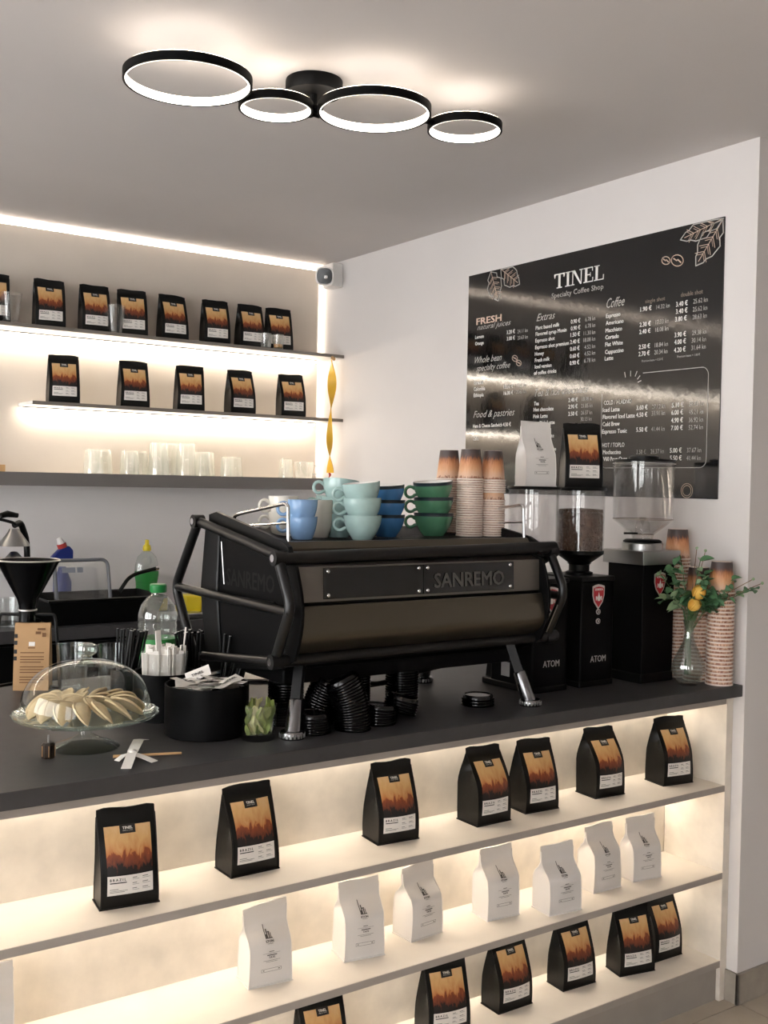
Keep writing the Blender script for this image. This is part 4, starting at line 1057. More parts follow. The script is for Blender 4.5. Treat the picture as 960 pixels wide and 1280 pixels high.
sgm = tumbler_mesh('shot_glass', .022, .026, .064, 'shelf_glass')
for i, (x, lab) in enumerate(((-.395, 'small empty tasting glass on the upper wall shelf'), (-.333, 'small tasting glass with amber drink on the upper wall shelf'))):
    t = thing('tasting_glass', lab, 'glass', (x, 2.226, S1), 0, 'tasting glasses on the upper wall shelf')
    inst('glass', sgm, (0, 0, 0), parent=t)
    if i: MB().lathe([(0, .0078), (.0190, .0078), (.0198, .022), (0, .022)], (0, 0, 0), 24).build('drink', 'amber', t, local=True)

# ================================================================== back counter and what stands on it
ZK, YK = .970, 1.886
t = MB().box(-4.2, -.002, YK, 2.43, ZK-.045, ZK).build('back_worktop', 'worktop', smooth=False, bevel=.002)
tag(t, 'dark grey worktop along the back wall', 'worktop')
for i in range(5):
    x1 = -.004-.7*i; x0 = x1-.696
    nth = ('nearest the right wall', 'second from the right wall', 'third from the right wall', 'fourth from the right wall', 'farthest from the right wall')[i]
    t = thing('base_cabinet', 'black base cabinet under the back worktop, '+nth, 'cabinet', ((x0+x1)/2, 2.17, 0), 0, 'base cabinets under the back worktop')
    MB().box(x0, x1, YK+.04, 2.42, .08, ZK-.047).build('carcass', 'black_matte', t, smooth=False)
    MB().box(x0+.02, x1-.02, YK+.09, 2.40, .0, .08).build('plinth', 'black_matte', t, smooth=False)
    for a, b in ((x0+.003, (x0+x1)/2-.0015), ((x0+x1)/2+.0015, x1-.003)):
        d_ = MB().box(a, b, YK+.022, YK+.039, .085, ZK-.06).build('door', 'black_plastic', t, smooth=False, bevel=.001)
        hx = b-.03 if a < (x0+x1)/2-.1 else a+.03
        MB().tube([(hx, YK+.012, .70), (hx, YK+.012, .84)], .005, 8).build('handle', 'steel', d_)
# black washing-up tub
t = thing('dish_tub', 'black plastic washing-up tub on the back worktop', 'tub', (-1.21, 2.05, ZK))
def tub(mb, x0, x1, y0, y1, z0, z1, fl=.03, th=.004):
    a = [(x0+fl, y0+fl), (x1-fl, y0+fl), (x1-fl, y1-fl), (x0+fl, y1-fl)]; b = [(x0, y0), (x1, y0), (x1, y1), (x0, y1)]
    vs = [(*p, z0) for p in a]+[(*p, z1) for p in b]
    ins = lambda L, k: [(p[0]+(k if p[0] < (x0+x1)/2 else -k), p[1]+(k if p[1] < (y0+y1)/2 else -k)) for p in L]
    vs += [(*p, z1) for p in ins(b, th)]+[(*p, z0+th) for p in ins(a, th)]
    fs = [(3, 2, 1, 0)]
    for k in range(3):
        for j in range(4): fs.append((k*4+j, k*4+(j+1) % 4, (k+1)*4+(j+1) % 4, (k+1)*4+j))
    fs.append((12, 13, 14, 15)); mb.add(vs, fs); return mb
tub(MB(), -1.435, -.985, 1.915, 2.20, ZK, ZK+.096).build('basin', 'black_plastic', t, bevel=.004)
MB().tube([(-1.437, 1.913, ZK+.094), (-.983, 1.913, ZK+.094), (-.983, 2.202, ZK+.094), (-1.437, 2.202, ZK+.094)], .006, 8, closed=True).build('rim', 'black_plastic', t)
MB().tube(bend([(-1.09, 2.06, ZK+.12), (-1.05, 2.1, ZK+.16), (-.97, 2.14, ZK+.185)], rr=.35), [.010]*1+[.008]*8, 8).build('ladle_handle', 'black_plastic', t) if False else None
t = thing('pan_handle', 'black curved pan handle leaning out of the washing-up tub', 'pan', (-1.10, 2.08, ZK+.03))
MB().tube(bend([(-1.10, 2.10, ZK+.10), (-1.06, 2.09, ZK+.165), (-.955, 2.08, ZK+.19)], rr=.4), .0075, 10).build('grip', 'black_plastic', t)
MB().tube([(-.958, 2.08, ZK+.19), (-.945, 2.08, ZK+.191)], .008, 10).build('grip_end', 'chrome', t)
MB().lathe([(0, ZK+.012), (.06, ZK+.012), (.075, ZK+.06), (.073, ZK+.06), (.058, ZK+.016), (0, ZK+.016)], (-1.15, 2.07, 0), 24).build('pan_bowl', 'black_metal', t)
# clear storage box standing on edge in the tub
t = thing('storage_box', 'clear plastic storage box standing on edge in the black tub', 'storage box', (-1.28, 2.0, ZK+.02))
rot = Matrix.Rotation(R(-14), 4, 'X')
def rr_path(w_, h_, r, n=5):
    pts = []
    for cx, cz, a0 in ((w_/2-r, h_/2-r, 0), (-w_/2+r, h_/2-r, 90), (-w_/2+r, -h_/2+r, 180), (w_/2-r, -h_/2+r, 270)):
        for i in range(n+1):
            a = R(a0+90*i/n); pts.append((cx+r*math.cos(a), cz+r*math.sin(a)))
    return pts
Mx = Matrix.Translation((-1.288, 1.985, ZK+.157)) @ rot
pp = rr_path(.205, .165, .025)
MB().tube([Mx @ Vector((x, 0, z)) for x, z in pp], .007, 8, closed=True).build('rim', mat('grey_seal', '5d5f63', .5), t)
bx = MB(); q0 = rr_path(.195, .155, .022); q1 = rr_path(.175, .135, .02); n = len(q0)
vs = [Mx @ Vector((x, .004, z)) for x, z in q0]+[Mx @ Vector((x, .075, z)) for x, z in q1]
bx.add(vs, [(i, (i+1) % n, n+(i+1) % n, n+i) for i in range(n)]+[tuple(range(n, 2*n))])
bx.build('shell', 'box_plastic', t)
lt = MB().box(-.075, -.025, -.001, .0, .035, .055, 0, Mx).box(-.018, .004, -.001, 0, .035, .055, 0, Mx)
lt.build('sticker', mat('grey_sticker', '7b7f88', .6), t, smooth=False)
# spray bottle
t = thing('spray_bottle', 'blue spray bottle with red and white nozzle behind the clear box', 'spray bottle', (-1.262, 2.30, ZK))
MB().lathe([(0, 0), (.034, 0), (.036, .005), (.036, .13), (.018, .175), (.014, .19), (0, .19)], (-1.262, 2.30, ZK), 22).build('bottle', 'blue_plastic', t)
MB().prism([(-1.31, 1.178), (-1.222, 1.185), (-1.222, 1.225), (-1.238, 1.243), (-1.27, 1.238), (-1.308, 1.20)], 'y', 2.285, 2.315).build('trigger_head', 'blue_plastic', t, bevel=.005)
MB().tube([(-1.262, 2.30, 1.235), (-1.268, 2.30, 1.252)], .019, 14).build('collar', 'red_plastic', t)
MB().tube([(-1.268, 2.30, 1.252), (-1.278, 2.30, 1.274)], [.016, .010], 12).build('nozzle', 'white_plastic', t)
# dish soap
t = thing('soap_bottle', 'clear dish soap bottle with yellow cap and green label', 'soap bottle', (-.925, 2.25, ZK))
def oval(mb, prof, c, k=.6, n=24):
    mb.lathe(prof, (0, 0, 0), n); mb.v = [(x+c[0], y*k+c[1], z+c[2]) for x, y, z in mb.v]; return mb
oval(MB(), [(0, 0), (.047, 0), (.050, .006), (.050, .06), (.044, .10), (.051, .155), (.050, .19), (.040, .225), (.020, .245), (.012, .25), (0, .25)], (-.925, 2.25, ZK)).build('bottle', 'bottle_plastic', t)
oval(MB(), [(.0505, .08), (.0452, .10), (.0465, .12), (.0515, .15), (.0517, .165)], (-.925, 2.25, ZK)).build('label', 'green_label', t)
oval(MB(), [(.0512, .012), (.0512, .055), (.048, .075)], (-.925, 2.25, ZK)).build('lower_label', 'yellow_plastic', t)
MB().lathe([(0, .25), (.016, .25), (.018, .256), (.015, .272), (.009, .276), (.008, .295), (0, .297)], (-.925, 2.25, ZK), 18).build('cap', 'yellow_plastic', t)
t = MB().cbox((-.865, 2.26, ZK+.03), (.05, .08, .06)).build('dish_sponge', 'sponge', bevel=.006); tag(t, 'yellow sponge right of the dish soap bottle', 'sponge')
t = MB().cbox((-.835, 2.03, ZK+.0425), (.075, .10, .085)).build('sponge_box', 'yellow_plastic', bevel=.008); tag(t, 'yellow plastic box on the back worktop behind the machine frame', 'box')
# crumpled cloth
cmb = MB(); cmb.ball((-.775, 1.945, ZK+.05), (.042, .045, .052), 22, 16)
rc = random.Random(5); cmb.v = [(x+.010*math.sin(40*z+60*y), y+.010*math.sin(55*x+30*z), max(ZK+.0005, z+.008*math.sin(70*x+20*y))) for x, y, z in cmb.v]
tag(cmb.build('dish_cloth', 'cloth'), 'crumpled white cloth on the back worktop behind the machine', 'cloth')
t = MB().cbox((-.90, 1.96, ZK+.012), (.16, .10, .022)).build('steel_tray', 'steel', bevel=.004); tag(t, 'flat steel tray on the back worktop beside the tub', 'tray')
# hand juicer
t = thing('citrus_juicer', 'black lever citrus juicer with steel cone at the left photo edge', 'juicer', (-1.50, 2.12, ZK))
jx, jy = -1.505, 2.12
MB().box(jx-.08, jx+.08, jy-.09, jy+.09, ZK, ZK+.02).build('base', 'black_metal', t, bevel=.008)
MB().tube(bend([(jx+.06, jy+.03, ZK+.02), (jx+.058, jy+.03, 1.27), (jx+.03, jy+.02, 1.345), (jx, jy, 1.335)], rr=.3), .012, 10).build('column', 'black_metal', t)
MB().lathe([(0, 1.322), (.018, 1.322), (.022, 1.312), (.052, 1.27), (.058, 1.258), (.054, 1.258), (.02, 1.30), (0, 1.305)], (jx, jy, 0), 28).build('press_cone', 'steel', t)
MB().lathe([(0, 1.238), (.012, 1.236), (.044, 1.20), (.048, 1.198), (.03, 1.16), (0, 1.155)], (jx, jy, 0), 28).build('reamer', 'steel', t)
MB().tube([(jx+.03, jy+.02, 1.15), (jx+.058, jy+.03, 1.15)], .008, 8).build('cup_holder', 'black_metal', t)
MB().tube(bend([(jx, jy, 1.325), (jx+.0, jy-.01, 1.36), (jx-.03, jy-.03, 1.345), (jx-.08, jy-.06, 1.362)], rr=.3), [.007]*3+[.008]*20, 8).build('lever', 'black_metal', t) if False else None
MB().tube(bend([(jx+.012, jy, 1.335), (jx-.005, jy-.005, 1.345), (jx-.07, jy-.02, 1.362)], rr=.3), .006, 8).build('lever', 'black_metal', t)
MB().tube([(jx-.055, jy-.02, 1.372), (jx-.03, jy-.015, 1.378), (jx+.01, jy-.01, 1.372)], [.010, .013, .009], 10).build('lever_grip', 'black_plastic', t)
gm2 = tumbler_mesh('water_glass', .034, .038, .112, 'clear_glass', .003)
tag(inst('drinking_glass', gm2, (-1.572, 1.945, ZK)), 'clear glass beneath the juicer at the left photo edge', 'glass')

# ================================================================== cake stand, dome and pastries
DX, DY, PZ = -1.882, .250, 1.013
t = thing('cake_stand', 'clear glass cake stand with scalloped plate on the bar', 'cake stand', (DX, DY, ZC))
MB().lathe([(0, ZC), (.070, ZC), (.072, ZC+.003), (.060, ZC+.010), (.030, ZC+.020), (.014, ZC+.030), (.012, ZC+.045), (.020, ZC+.056), (.030, ZC+.061), (0, ZC+.061)], (DX, DY, 0), 40).build('foot', 'dome_glass', t)
pm = MB().lathe([(0, PZ-.006), (.10, PZ-.006), (.140, PZ-.002), (.150, PZ+.004), (.151, PZ+.008), (.147, PZ+.008), (.138, PZ+.002), (.10, PZ-.001), (0, PZ-.001)], (0, 0, 0), 96)
pm.v = [(x*(1+.012*math.cos(24*math.atan2(y, x))*(math.hypot(x, y) > .12))+DX, y*(1+.012*math.cos(24*math.atan2(y, x))*(math.hypot(x, y) > .12))+DY, z) for x, y, z in pm.v]
pm.build('plate', 'plate_glass', t)
t = thing('glass_dome', 'clear glass dome with ball knob covering the pastries', 'glass dome', (DX, DY, PZ+.003))
prof = [(.134, PZ+.003)]+[(.134*math.cos(a)**.80, PZ+.018+.100*math.sin(a)) for a in [R(90)*i/16 for i in range(16)]]+[(.012, PZ+.118)]
MB().lathe(prof, (DX, DY, 0), 64).build('bell', 'dome_glass', t, fix=True)
MB().lathe([(.010, PZ+.118), (.013, PZ+.122), (.011, PZ+.126), (.020, PZ+.132), (.0225, PZ+.141), (.020, PZ+.149), (.012, PZ+.153), (0, PZ+.154)], (DX, DY, 0), 28).build('knob', 'plate_glass', t)
def pastry_mesh():
    mb = MB(); N = 14; rows = []
    for i in range(N+1):
        q = i/N; a = math.pi*q
        # half-moon lying with its straight fold at the back (x axis), curved edge to -y
        r_ = .026*math.sin(a)**.75; x = -.038+.076*q; hgt = .011*math.sin(a)**.8+.0012
        row = []
        for j in range(9):
            u = j/8; y = .010-u*(r_+.010)
            z = hgt*math.sin(math.pi*min(1, .18+u*.78))+.0005
            if u > .85: z = .0035
            row.append((x, y, z))
        row += [(x, p[1], -.0005) for p in row[::-1]]
        rows.append(row)
    k = len(rows[0]); vs = [p for r_ in rows for p in r_]
    fs = [(i*k+j, i*k+(j+1) % k, (i+1)*k+(j+1) % k, (i+1)*k+j) for i in range(N) for j in range(k)]
    fs += [tuple(range(k)), tuple(N*k+j for j in range(k))[::-1]]
    return mb.add(vs, fs).mesh('half_moon_pastry', 'pastry')
PM = pastry_mesh()
NP = 15
seg = ['nearest the left rim', 'second along the front from the left', 'third along the front from the left', 'fourth along the front from the left', 'fifth along the front from the left', 'sixth along the front from the left', 'seventh along the front from the left', 'eighth along the front from the left', 'nearest the right rim', 'at the back right', 'second at the back from the right', 'third at the back from the right', 'fourth at the back from the right', 'fifth at the back from the right', 'at the back left']
a0 = math.atan2(.57, -.82)
for i in range(NP):
    ang = a0+math.pi*.04+i*2*math.pi/NP      # starts at the left as the photo shows it
    x, y = DX+.086*math.cos(ang), DY+.086*math.sin(ang)
    o = inst('half_moon_pastry', PM, (x, y, PZ+.022), scale=(1.02, 1.15, 1.0))
    M = Matrix.Rotation(ang, 3, 'Z') @ Matrix.Rotation(R(18), 3, 'Y') @ Matrix.Rotation(R(-40), 3, 'X')
    o.rotation_euler = M.to_euler()
    tag(o, 'pale half-moon pastry under the dome, '+seg[i], 'pastry', 'half-moon pastries under the glass dome')
for i in range(6):
    ang = a0+.2+i*math.pi/3; o = inst('half_moon_pastry', PM, (DX+.040*math.cos(ang), DY+.040*math.sin(ang), PZ+.022), scale=(1.0, 1.2, 1.0))
    o.rotation_euler = (Matrix.Rotation(ang, 3, 'Z') @ Matrix.Rotation(R(24), 3, 'Y') @ Matrix.Rotation(R(-35), 3, 'X')).to_euler()
    tag(o, 'inner pastry under the dome, %s' % ('on the left', 'front left', 'front right', 'on the right', 'back right', 'back left')[i], 'pastry', 'half-moon pastries under the glass dome')

# small dark jar in front of the cake stand
t = thing('small_jar', 'tiny dark brown ribbed bottle in front of the cake stand', 'bottle', (-1.975, .205, ZC))
jm = MB().lathe([(0, 0), (.0125, 0), (.0135, .002), (.0135, .027), (.010, .031), (0, .031)], (0, 0, 0), 24)
jm.v = [(x*(1+.06*math.cos(8*math.atan2(y, x)))-1.975, y*(1+.06*math.cos(8*math.atan2(y, x)))+.205, z+ZC) for x, y, z in jm.v]
jm.build('body', 'dark_wood', t)
for i in range(6):
    a = i*math.pi/3+.3; MB().tube([(-1.975+.0142*math.cos(a), .205+.0142*math.sin(a), ZC+.004), (-1.975+.0142*math.cos(a), .205+.0142*math.sin(a), ZC+.026)], .0008, 5).build('rib', 'kraft', t)
MB().tube([(-1.975, .205, ZC+.031), (-1.975, .205, ZC+.046)], .002, 8).build('neck', 'steel', t)
# wooden stick with white paper bow
t = thing('bow_stick', 'wooden stick tied with a white paper bow on the worktop edge', 'stick', (-1.80, .11, ZC))
MB().tube([(-1.866, .132, ZC+.004), (-1.735, .088, ZC+.004)], [.0035, .0025], 8).build('stick', 'wood', t)
def paper(pts, wd, name):
    mb = MB(); vs = []
    for i, p in enumerate(pts):
        d_ = (Vector(pts[min(i+1, len(pts)-1)])-Vector(pts[max(0, i-1)])); d_.z = 0; d_.normalize(); q = Vector((-d_.y, d_.x, 0))*wd/2
        for s in (1, -1):
            for dz in (0, .0012): v = Vector(p)+q*s; vs.append((v.x, v.y, v.z+dz))
    fs = []
    for i in range(len(pts)-1):
        a, b = i*4, i*4+4
        fs += [(a, a+2, b+2, b), (a+1, b+1, b+3, a+3), (a, b, b+1, a+1), (a+2, a+3, b+3, b+2)]
    fs += [(0, 1, 3, 2), tuple(len(vs)-4+k for k in (0, 2, 3, 1))]
    mb.add(vs, fs).build(name, 'paper_white', t)
paper([(-1.874, .040, ZC+.001), (-1.850, .080, ZC+.010), (-1.832, .112, ZC+.014)], .020, 'ribbon_tail')
paper([(-1.832, .112, ZC+.014), (-1.80, .16, ZC+.024), (-1.776, .188, ZC+.016)], .022, 'ribbon_loop')
paper([(-1.832, .112, ZC+.010), (-1.818, .085, ZC+.006), (-1.806, .060, ZC+.001)], .018, 'ribbon_tail')
paper([(-1.832, .112, ZC+.010), (-1.852, .112, ZC+.008), (-1.868, .105, ZC+.001)], .014, 'ribbon_tail')
MB().ball((-1.832, .112, ZC+.013), (.010, .009, .006), 10, 6).build('knot', 'paper_white', t)

# ================================================================== canisters, straws, sachets
def open_can(name, label, x, y, r, h, m_, lin_='black_matte', cat='canister'):
    t = thing(name, label, cat, (x, y, ZC))
    MB().lathe([(0, 0), (r-.002, 0), (r, .002), (r, h-.001), (r-.0015, h), (r-.004, h-.001), (r-.004, .006), (0, .006)], (0, 0, 0), 56).build('wall', m_, t, local=True)
    return t
CX, CY, CR, CHH = -1.604, .245, .0945, .113
open_can('canister', 'wide round black canister filled with sugar sachets', CX, CY, CR, CHH, 'black_matte')
def sachet_mesh(l, w_):
    mb = MB()
    def fn(u, v):
        return ((u-.5)*l, (v-.5)*w_, .0035*math.sin(math.pi*u)*math.sin(math.pi*v))
    mb.grid(fn, 8, 4); mb.grid(lambda u, v: ((u-.5)*l, (v-.5)*w_, -.0025*math.sin(math.pi*u)*math.sin(math.pi*v)-.0006), 8, 4)
    return mb.mesh('sugar_sachet', 'paper_white')
SM = sachet_mesh(.058, .027); rs = random.Random(11)
def sach_text(s):
    mb = MB(); put_text(mb, s, lambda u, v: (u, v-.004, .0042), width=.030, cap=.0065, bold=.02, align='c'); return mb.mesh('lettering', 'black_print', smooth=False, fix=False)
ST = [sach_text('TINEL'), sach_text('CAFFE')]
for i in range(34):
    a = rs.uniform(0, 6.28); q = .064*math.sqrt(rs.random())
    o = thing('sugar_sachet', 'white paper sugar sachet lying in the wide black canister', 'sugar sachet', (CX+q*math.cos(a), CY+q*math.sin(a), ZC+.094+.0008*i), 0, 'sugar sachets in the canister')
    o.rotation_euler = (rs.uniform(-.28, .28), rs.uniform(-.22, .22), rs.uniform(-1.2, 1.2))
    inst('wrapper', SM, (0, 0, 0), parent=o)
    if i > 14: inst('lettering', ST[0], (0, 0, 0), parent=o)
o = thing('sugar_sachet', 'white sugar sachet standing up highest at the canister back', 'sugar sachet', (CX-.002, CY+.045, ZC+.126), 0, 'sugar sachets in the canister')
o.rotation_euler = (R(52), R(-22), -.5); inst('wrapper', SM, (0, 0, 0), parent=o); inst('lettering', ST[0], (0, 0, 0), parent=o)

# tall black pot with wrapped white straws in a clear beaker
PX, PY = -1.605, .452
open_can('straw_pot', 'black round pot holding white paper-wrapped straws', PX-.018, PY-.012, .074, .112, 'black_matte', cat='pot')
t = thing('straw_beaker', 'clear plastic beaker of white wrapped straws in the black pot', 'beaker', (PX-.018, PY-.012, ZC+.008))
MB().lathe([(0, 0), (.048, 0), (.056, .150), (.0548, .150), (.047, .002), (0, .002)], (0, 0, 0), 36).build('wall', 'cup_plastic', t, local=True)
wsm = MB().box(-.0065, .0065, -.0015, .0015, 0, .165).mesh('wrapped_straw', 'paper_white', False)
rs2 = random.Random(4)
for i in range(58):
    a = i*2.399; q = .053*math.sqrt((i+.5)/58)
    o = inst('wrapped_straw', wsm, (PX-.018+q*.85*math.cos(a), PY-.012+q*.85*math.sin(a), ZC+.011), (rs2.uniform(-.05, .05), rs2.uniform(-.05, .05), rs2.uniform(0, 3)), scale=(1, 1, rs2.uniform(.88, 1.0)))
    tag(o, 'white paper-wrapped straw standing in the clear beaker', 'straw', 'white wrapped straws')
for k, (dx, dy, tx, ty, lab) in enumerate(((-.014, -.02, .03, -.10, 'white wrapped straw sticking up highest left of the bottle label'), (.030, -.010, .10, .12, 'white wrapped straw leaning out towards the black straws'))):
    o = inst('wrapped_straw', wsm, (PX-.018+dx, PY-.012+dy, ZC+.03), (tx, ty, .2+k), scale=(1.1, 1, 1.12)); tag(o, lab, 'straw', 'white wrapped straws')
# black drinking straws in small pots
bsm = MB().tube([(0, 0, 0), (0, 0, .190)], .0032, 8, caps=False).mesh('drinking_straw', 'black_plastic')
btip = MB().lathe([(.0, .1895), (.0024, .1895), (.0033, .1903), (.0, .1906)], (0, 0, 0), 8).mesh('straw_tip', 'white_print')
def straws(pot_label, x, y, n, lean, lab, grp, spread=.16, seed=1, r=.032):
    open_can('straw_cup', pot_label, x, y, r, .100, 'black_plastic', cat='cup')
    rq = random.Random(seed)
    for i in range(n):
        a = i*2.399; q = (r-.012)*math.sqrt((i+.5)/n)
        t = thing('drinking_straw', lab, 'straw', (x+q*math.cos(a), y+q*math.sin(a), ZC+.007), 0, grp)
        t.rotation_euler = (lean[1]+rq.uniform(-spread, spread)*.5-q*math.sin(a)*3.0, lean[0]+rq.uniform(-spread, spread)*.5+q*math.cos(a)*3.0, 0)
        inst('tube', bsm, (0, 0, 0), parent=t); inst('tip', btip, (0, 0, 0), parent=t)
straws('black cup of black straws half hidden behind the dome', -1.672, .575, 16, (.14, .0), 'black straw with pale tip in the bundle left of the bottle', 'black straws left of the bottle', seed=2)
straws('black cup of black straws right of the wrapped straws', -1.530, .49, 16, (-.05, .0), 'black straw with pale tip right of the wrapped white straws', 'black straws beside the wrapped straws', seed=3)
straws('black cup of black straws behind the sachet canister', -1.495, .375, 20, (.20, .0), 'black straw with pale tip in the bundle against the machine frame', 'black straws by the machine frame', seed=5)

# water bottle
t = thing('water_bottle', 'clear ribbed water bottle with green cap behind the straws', 'bottle', (-1.472, .84, ZC))
prof = [(0, 0), (.048, 0), (.053, .006)]
for i in range(21):
    z = .012+.0085*i; prof.append((.0545-.0022*(i % 2)-(.006 if i in (13, 14) else 0), z))
prof += [(.054, .195), (.047, .220), (.032, .240), (.019, .250), (.0175, .258), (0, .259)]
MB().lathe(prof, (-1.472, .84, ZC), 36).build('body', 'bottle_plastic', t)
MB().lathe([(0, .257), (.0225, .257), (.0235, .260), (.0235, .277), (.021, .280), (0, .280)], (-1.472, .84, ZC), 28).build('cap', 'green_plastic', t)
MB().lathe([(.0552, .075), (.0556, .078), (.0556, .128), (.0552, .131)], (-1.472, .84, ZC), 36).build('label', 'green_label', t)
MB().lathe([(.0558, .085), (.0558, .120)], (-1.472, .84, ZC), 36).build('label_band', 'label_white', t) if False else None
# clear beakers behind the dome
bk = tumbler_mesh('glass_beaker', .036, .043, .125, 'clear_glass', .003)
for x, y, lab in ((-1.705, .86, 'clear beaker behind the cake dome, left one'), (-1.615, .80, 'clear beaker behind the cake dome, right one')):
    tag(inst('glass_beaker', bk, (x, y, ZC)), lab, 'beaker', 'clear beakers behind the cake dome')
# glass of tea sachets
t = thing('sachet_glass', 'clear tumbler holding green and cream tea sachets', 'glass', (-1.533, .134, ZC))
MB().lathe([(0, 0), (.036, 0), (.039, .004), (.042, .078), (.0405, .0785), (.0365, .014), (0, .012)], (0, 0, 0), 40).build('wall', 'clear_glass', t, local=True)
def crumple(sd, l, w_, m_):
    rq = random.Random(sd); ph = [rq.uniform(0, 6) for _ in range(4)]
    def fn(u, v, o=0): return ((u-.5)*w_*(1-.2*v)+.003*math.sin(9*v+ph[0]), .006*math.sin(5*u+6*v+ph[1])+.003*math.sin(14*u+ph[2])+o, v*l+.003*math.sin(8*u+ph[3]))
    mb = MB().grid(lambda u, v: fn(u, v), 8, 10); mb.grid(lambda u, v: fn(u, v, .0012), 8, 10)
    return mb.mesh('tea_sachet', m_)
for i, (dx, dy, rz, tl, k) in enumerate(((-.020, .002, 1.0, -.20, 0), (-.012, -.012, -.3, -.12, 1), (.002, .008, .3, .02, 1), (.012, -.012, .5, .10, 0), (.020, .004, -.9, .20, 0), (-.002, .020, .1, 0, 0), (.0, -.018, .0, .04, 0))):
    o = inst('tea_sachet', crumple(i, .072 if i in (2, 4, 5) else .058, .030, ('tea_green', 'tea_yellow')[k]), (-1.533+dx, .134+dy, ZC+.0145), (0, tl, rz))
    tag(o, '%s tea sachet, %s in the tumbler' % (('green', 'cream')[k], ('leftmost', 'front left', 'middle', 'front right', 'rightmost', 'rearmost', 'frontmost')[i]), 'tea sachet', 'tea sachets in the tumbler')
# plate and bowl behind the machine leg
t = MB().lathe([(0, 0), (.06, 0), (.095, .006), (.10, .012), (.098, .0125), (.06, .006), (0, .005)], (-1.175, .80, ZC), 44).build('round_plate', 'beige_plate'); tag(t, 'beige round plate behind the left machine leg', 'plate')
t = thing('dark_bowl', 'dark blue bowl seen between canister and machine', 'bowl', (-1.315, .70, ZC))
MB().lathe([(0, 0), (.022, 0), (.030, .02), (.042, .052), (.040, .052), (.028, .022), (0, .006)], (0, 0, 0), 32).build('bowl', 'navy', t, local=True)
MB().lathe([(.042, .052), (.0435, .054), (.042, .056), (.040, .054)], (0, 0, 0), 32).build('rim', 'black_gloss', t, local=True)

# ================================================================== black cup lids under the machine
lm = MB().lathe([(.040, 0), (.0425, .0006), (.043, .003), (.0415, .0045), (.040, .0052), (.0392, .012), (.0375, .0145), (.035, .0148), (.034, .0125), (0, .0125), (0, .0115), (.034, .0112), (.0365, .012), (.038, .006), (.039, .001), (.040, 0)], (0, 0, 0), 36).mesh('cup_lid', 'black_gloss')
def lids(where, x, y, n, lean=0.0, dirn=0.0, pitch=.0064, tilt0=0.0, z0=0.0):
    px, py, pz = x, y, ZC+z0; tl = tilt0
    for i in range(n):
        o = inst('cup_lid', lm, (px, py, pz)); o.rotation_euler = (0, tl, dirn)
        o.rotation_mode = 'XYZ'
        nm_ = ('topmost' if i == n-1 else ORD[i])
        tag(o, '%s black cup lid %s' % (nm_ if nm_ in ('topmost', 'lowest') else nm_+' lowest', where), 'cup lid', 'cup lids '+where)
        px += math.sin(tl)*pitch*math.cos(dirn); py += math.sin(tl)*pitch*math.sin(dirn); pz += math.cos(tl)*pitch
        tl += lean
lids('in the curved front stack', -1.300, .105, 18, -.028, -.6)
lids('in the tall stack behind the curved one', -1.215, .235, 19, 0, 0)
lids('in the straight stack in the middle under the machine', -1.060, .245, 16, 0, 0)
lids('in the low pile right of the curved stack', -1.215, .125, 6, .02, 0)
lids('in the tipped pile before the straight stack', -1.125, .165, 5, .0, -.3, tilt0=.26, z0=.011)
lids('in the low pile beside the left machine foot', -1.398, .125, 6, 0, 0)
lids('in the slanting row behind the left foot', -1.345, .195, 14, -.015, 2.6, tilt0=-.25, z0=.011)
lids('in the dark stack behind the left foot', -1.405, .235, 16, 0, 0)
lids('in the short stack alone on the worktop', -.868, .172, 3, 0, 0, pitch=.007)

# ================================================================== funnel stand with kraft bag
FX, FY = -1.800, .945
t = thing('funnel_stand', 'black bag-filling funnel on a wire stand behind the dome', 'funnel', (FX, FY, ZC))
MB().lathe([(.082, 1.292), (.083, 1.2935), (.080, 1.292), (.026, 1.190), (.021, 1.170), (.020, 1.128), (.022, 1.128), (.0232, 1.170), (.028, 1.188), (.082, 1.290)], (FX, FY, 0), 40).build('funnel', 'black_gloss', t)
MB().lathe([(.082, 1.2905), (.0845, 1.292), (.082, 1.295), (.0805, 1.293)], (FX, FY, 0), 40).build('rim', 'badge_silver', t)
MB().lathe([(.0225, 1.156), (.0245, 1.157), (.0245, 1.160), (.0225, 1.161)], (FX, FY, 0), 28).build('clamp_ring', 'badge_silver', t)
rv = Vector((.82, -.572, 0))
for s in (-1, 1):
    e = Vector((FX, FY, 1.146))+rv*.075*s; b = Vector((FX, FY, ZC))+rv*.09*s
    MB().tube(bend([tuple(Vector((FX, FY, 1.146))+rv*.022*s), tuple(e), (b.x, b.y, ZC+.004)], rr=.12), .0045, 8).build('wire_leg', 'black_metal', t)
MB().tube([(FX-.074, FY+.0515, ZC+.004), (FX, FY+.08, ZC+.004), (FX+.074, FY-.0515, ZC+.004)], .004, 8).build('base_wire', 'black_metal', t)
kb = thing('kraft_bag', 'brown kraft coffee bag with printed text under the funnel', 'paper bag', (FX+.012, FY-.012, ZC), R(-28))
N = 10
def kf(s, q): return (s*.046, -.028*(1-.75*q**1.5), .001+.178*q)
k_ = MB(); rows = []
for i in range(N+1):
    q = i/N; y0 = kf(0, q)[1]
    rows.append([(-.046, y0, kf(0, q)[2]), (0, y0-.003*math.sin(math.pi*q), kf(0, q)[2]), (.046, y0, kf(0, q)[2]), (.043-.012*q, 0, kf(0, q)[2]), (.046, -y0, kf(0, q)[2]), (-.046, -y0, kf(0, q)[2]), (-.043+.012*q, 0, kf(0, q)[2])])
n = 7; vs = [p for r_ in rows for p in r_]
fs = [(i*n+j, i*n+(j+1) % n, (i+1)*n+(j+1) % n, (i+1)*n+j) for i in range(N) for j in range(n)]+[tuple(range(n))[::-1]]
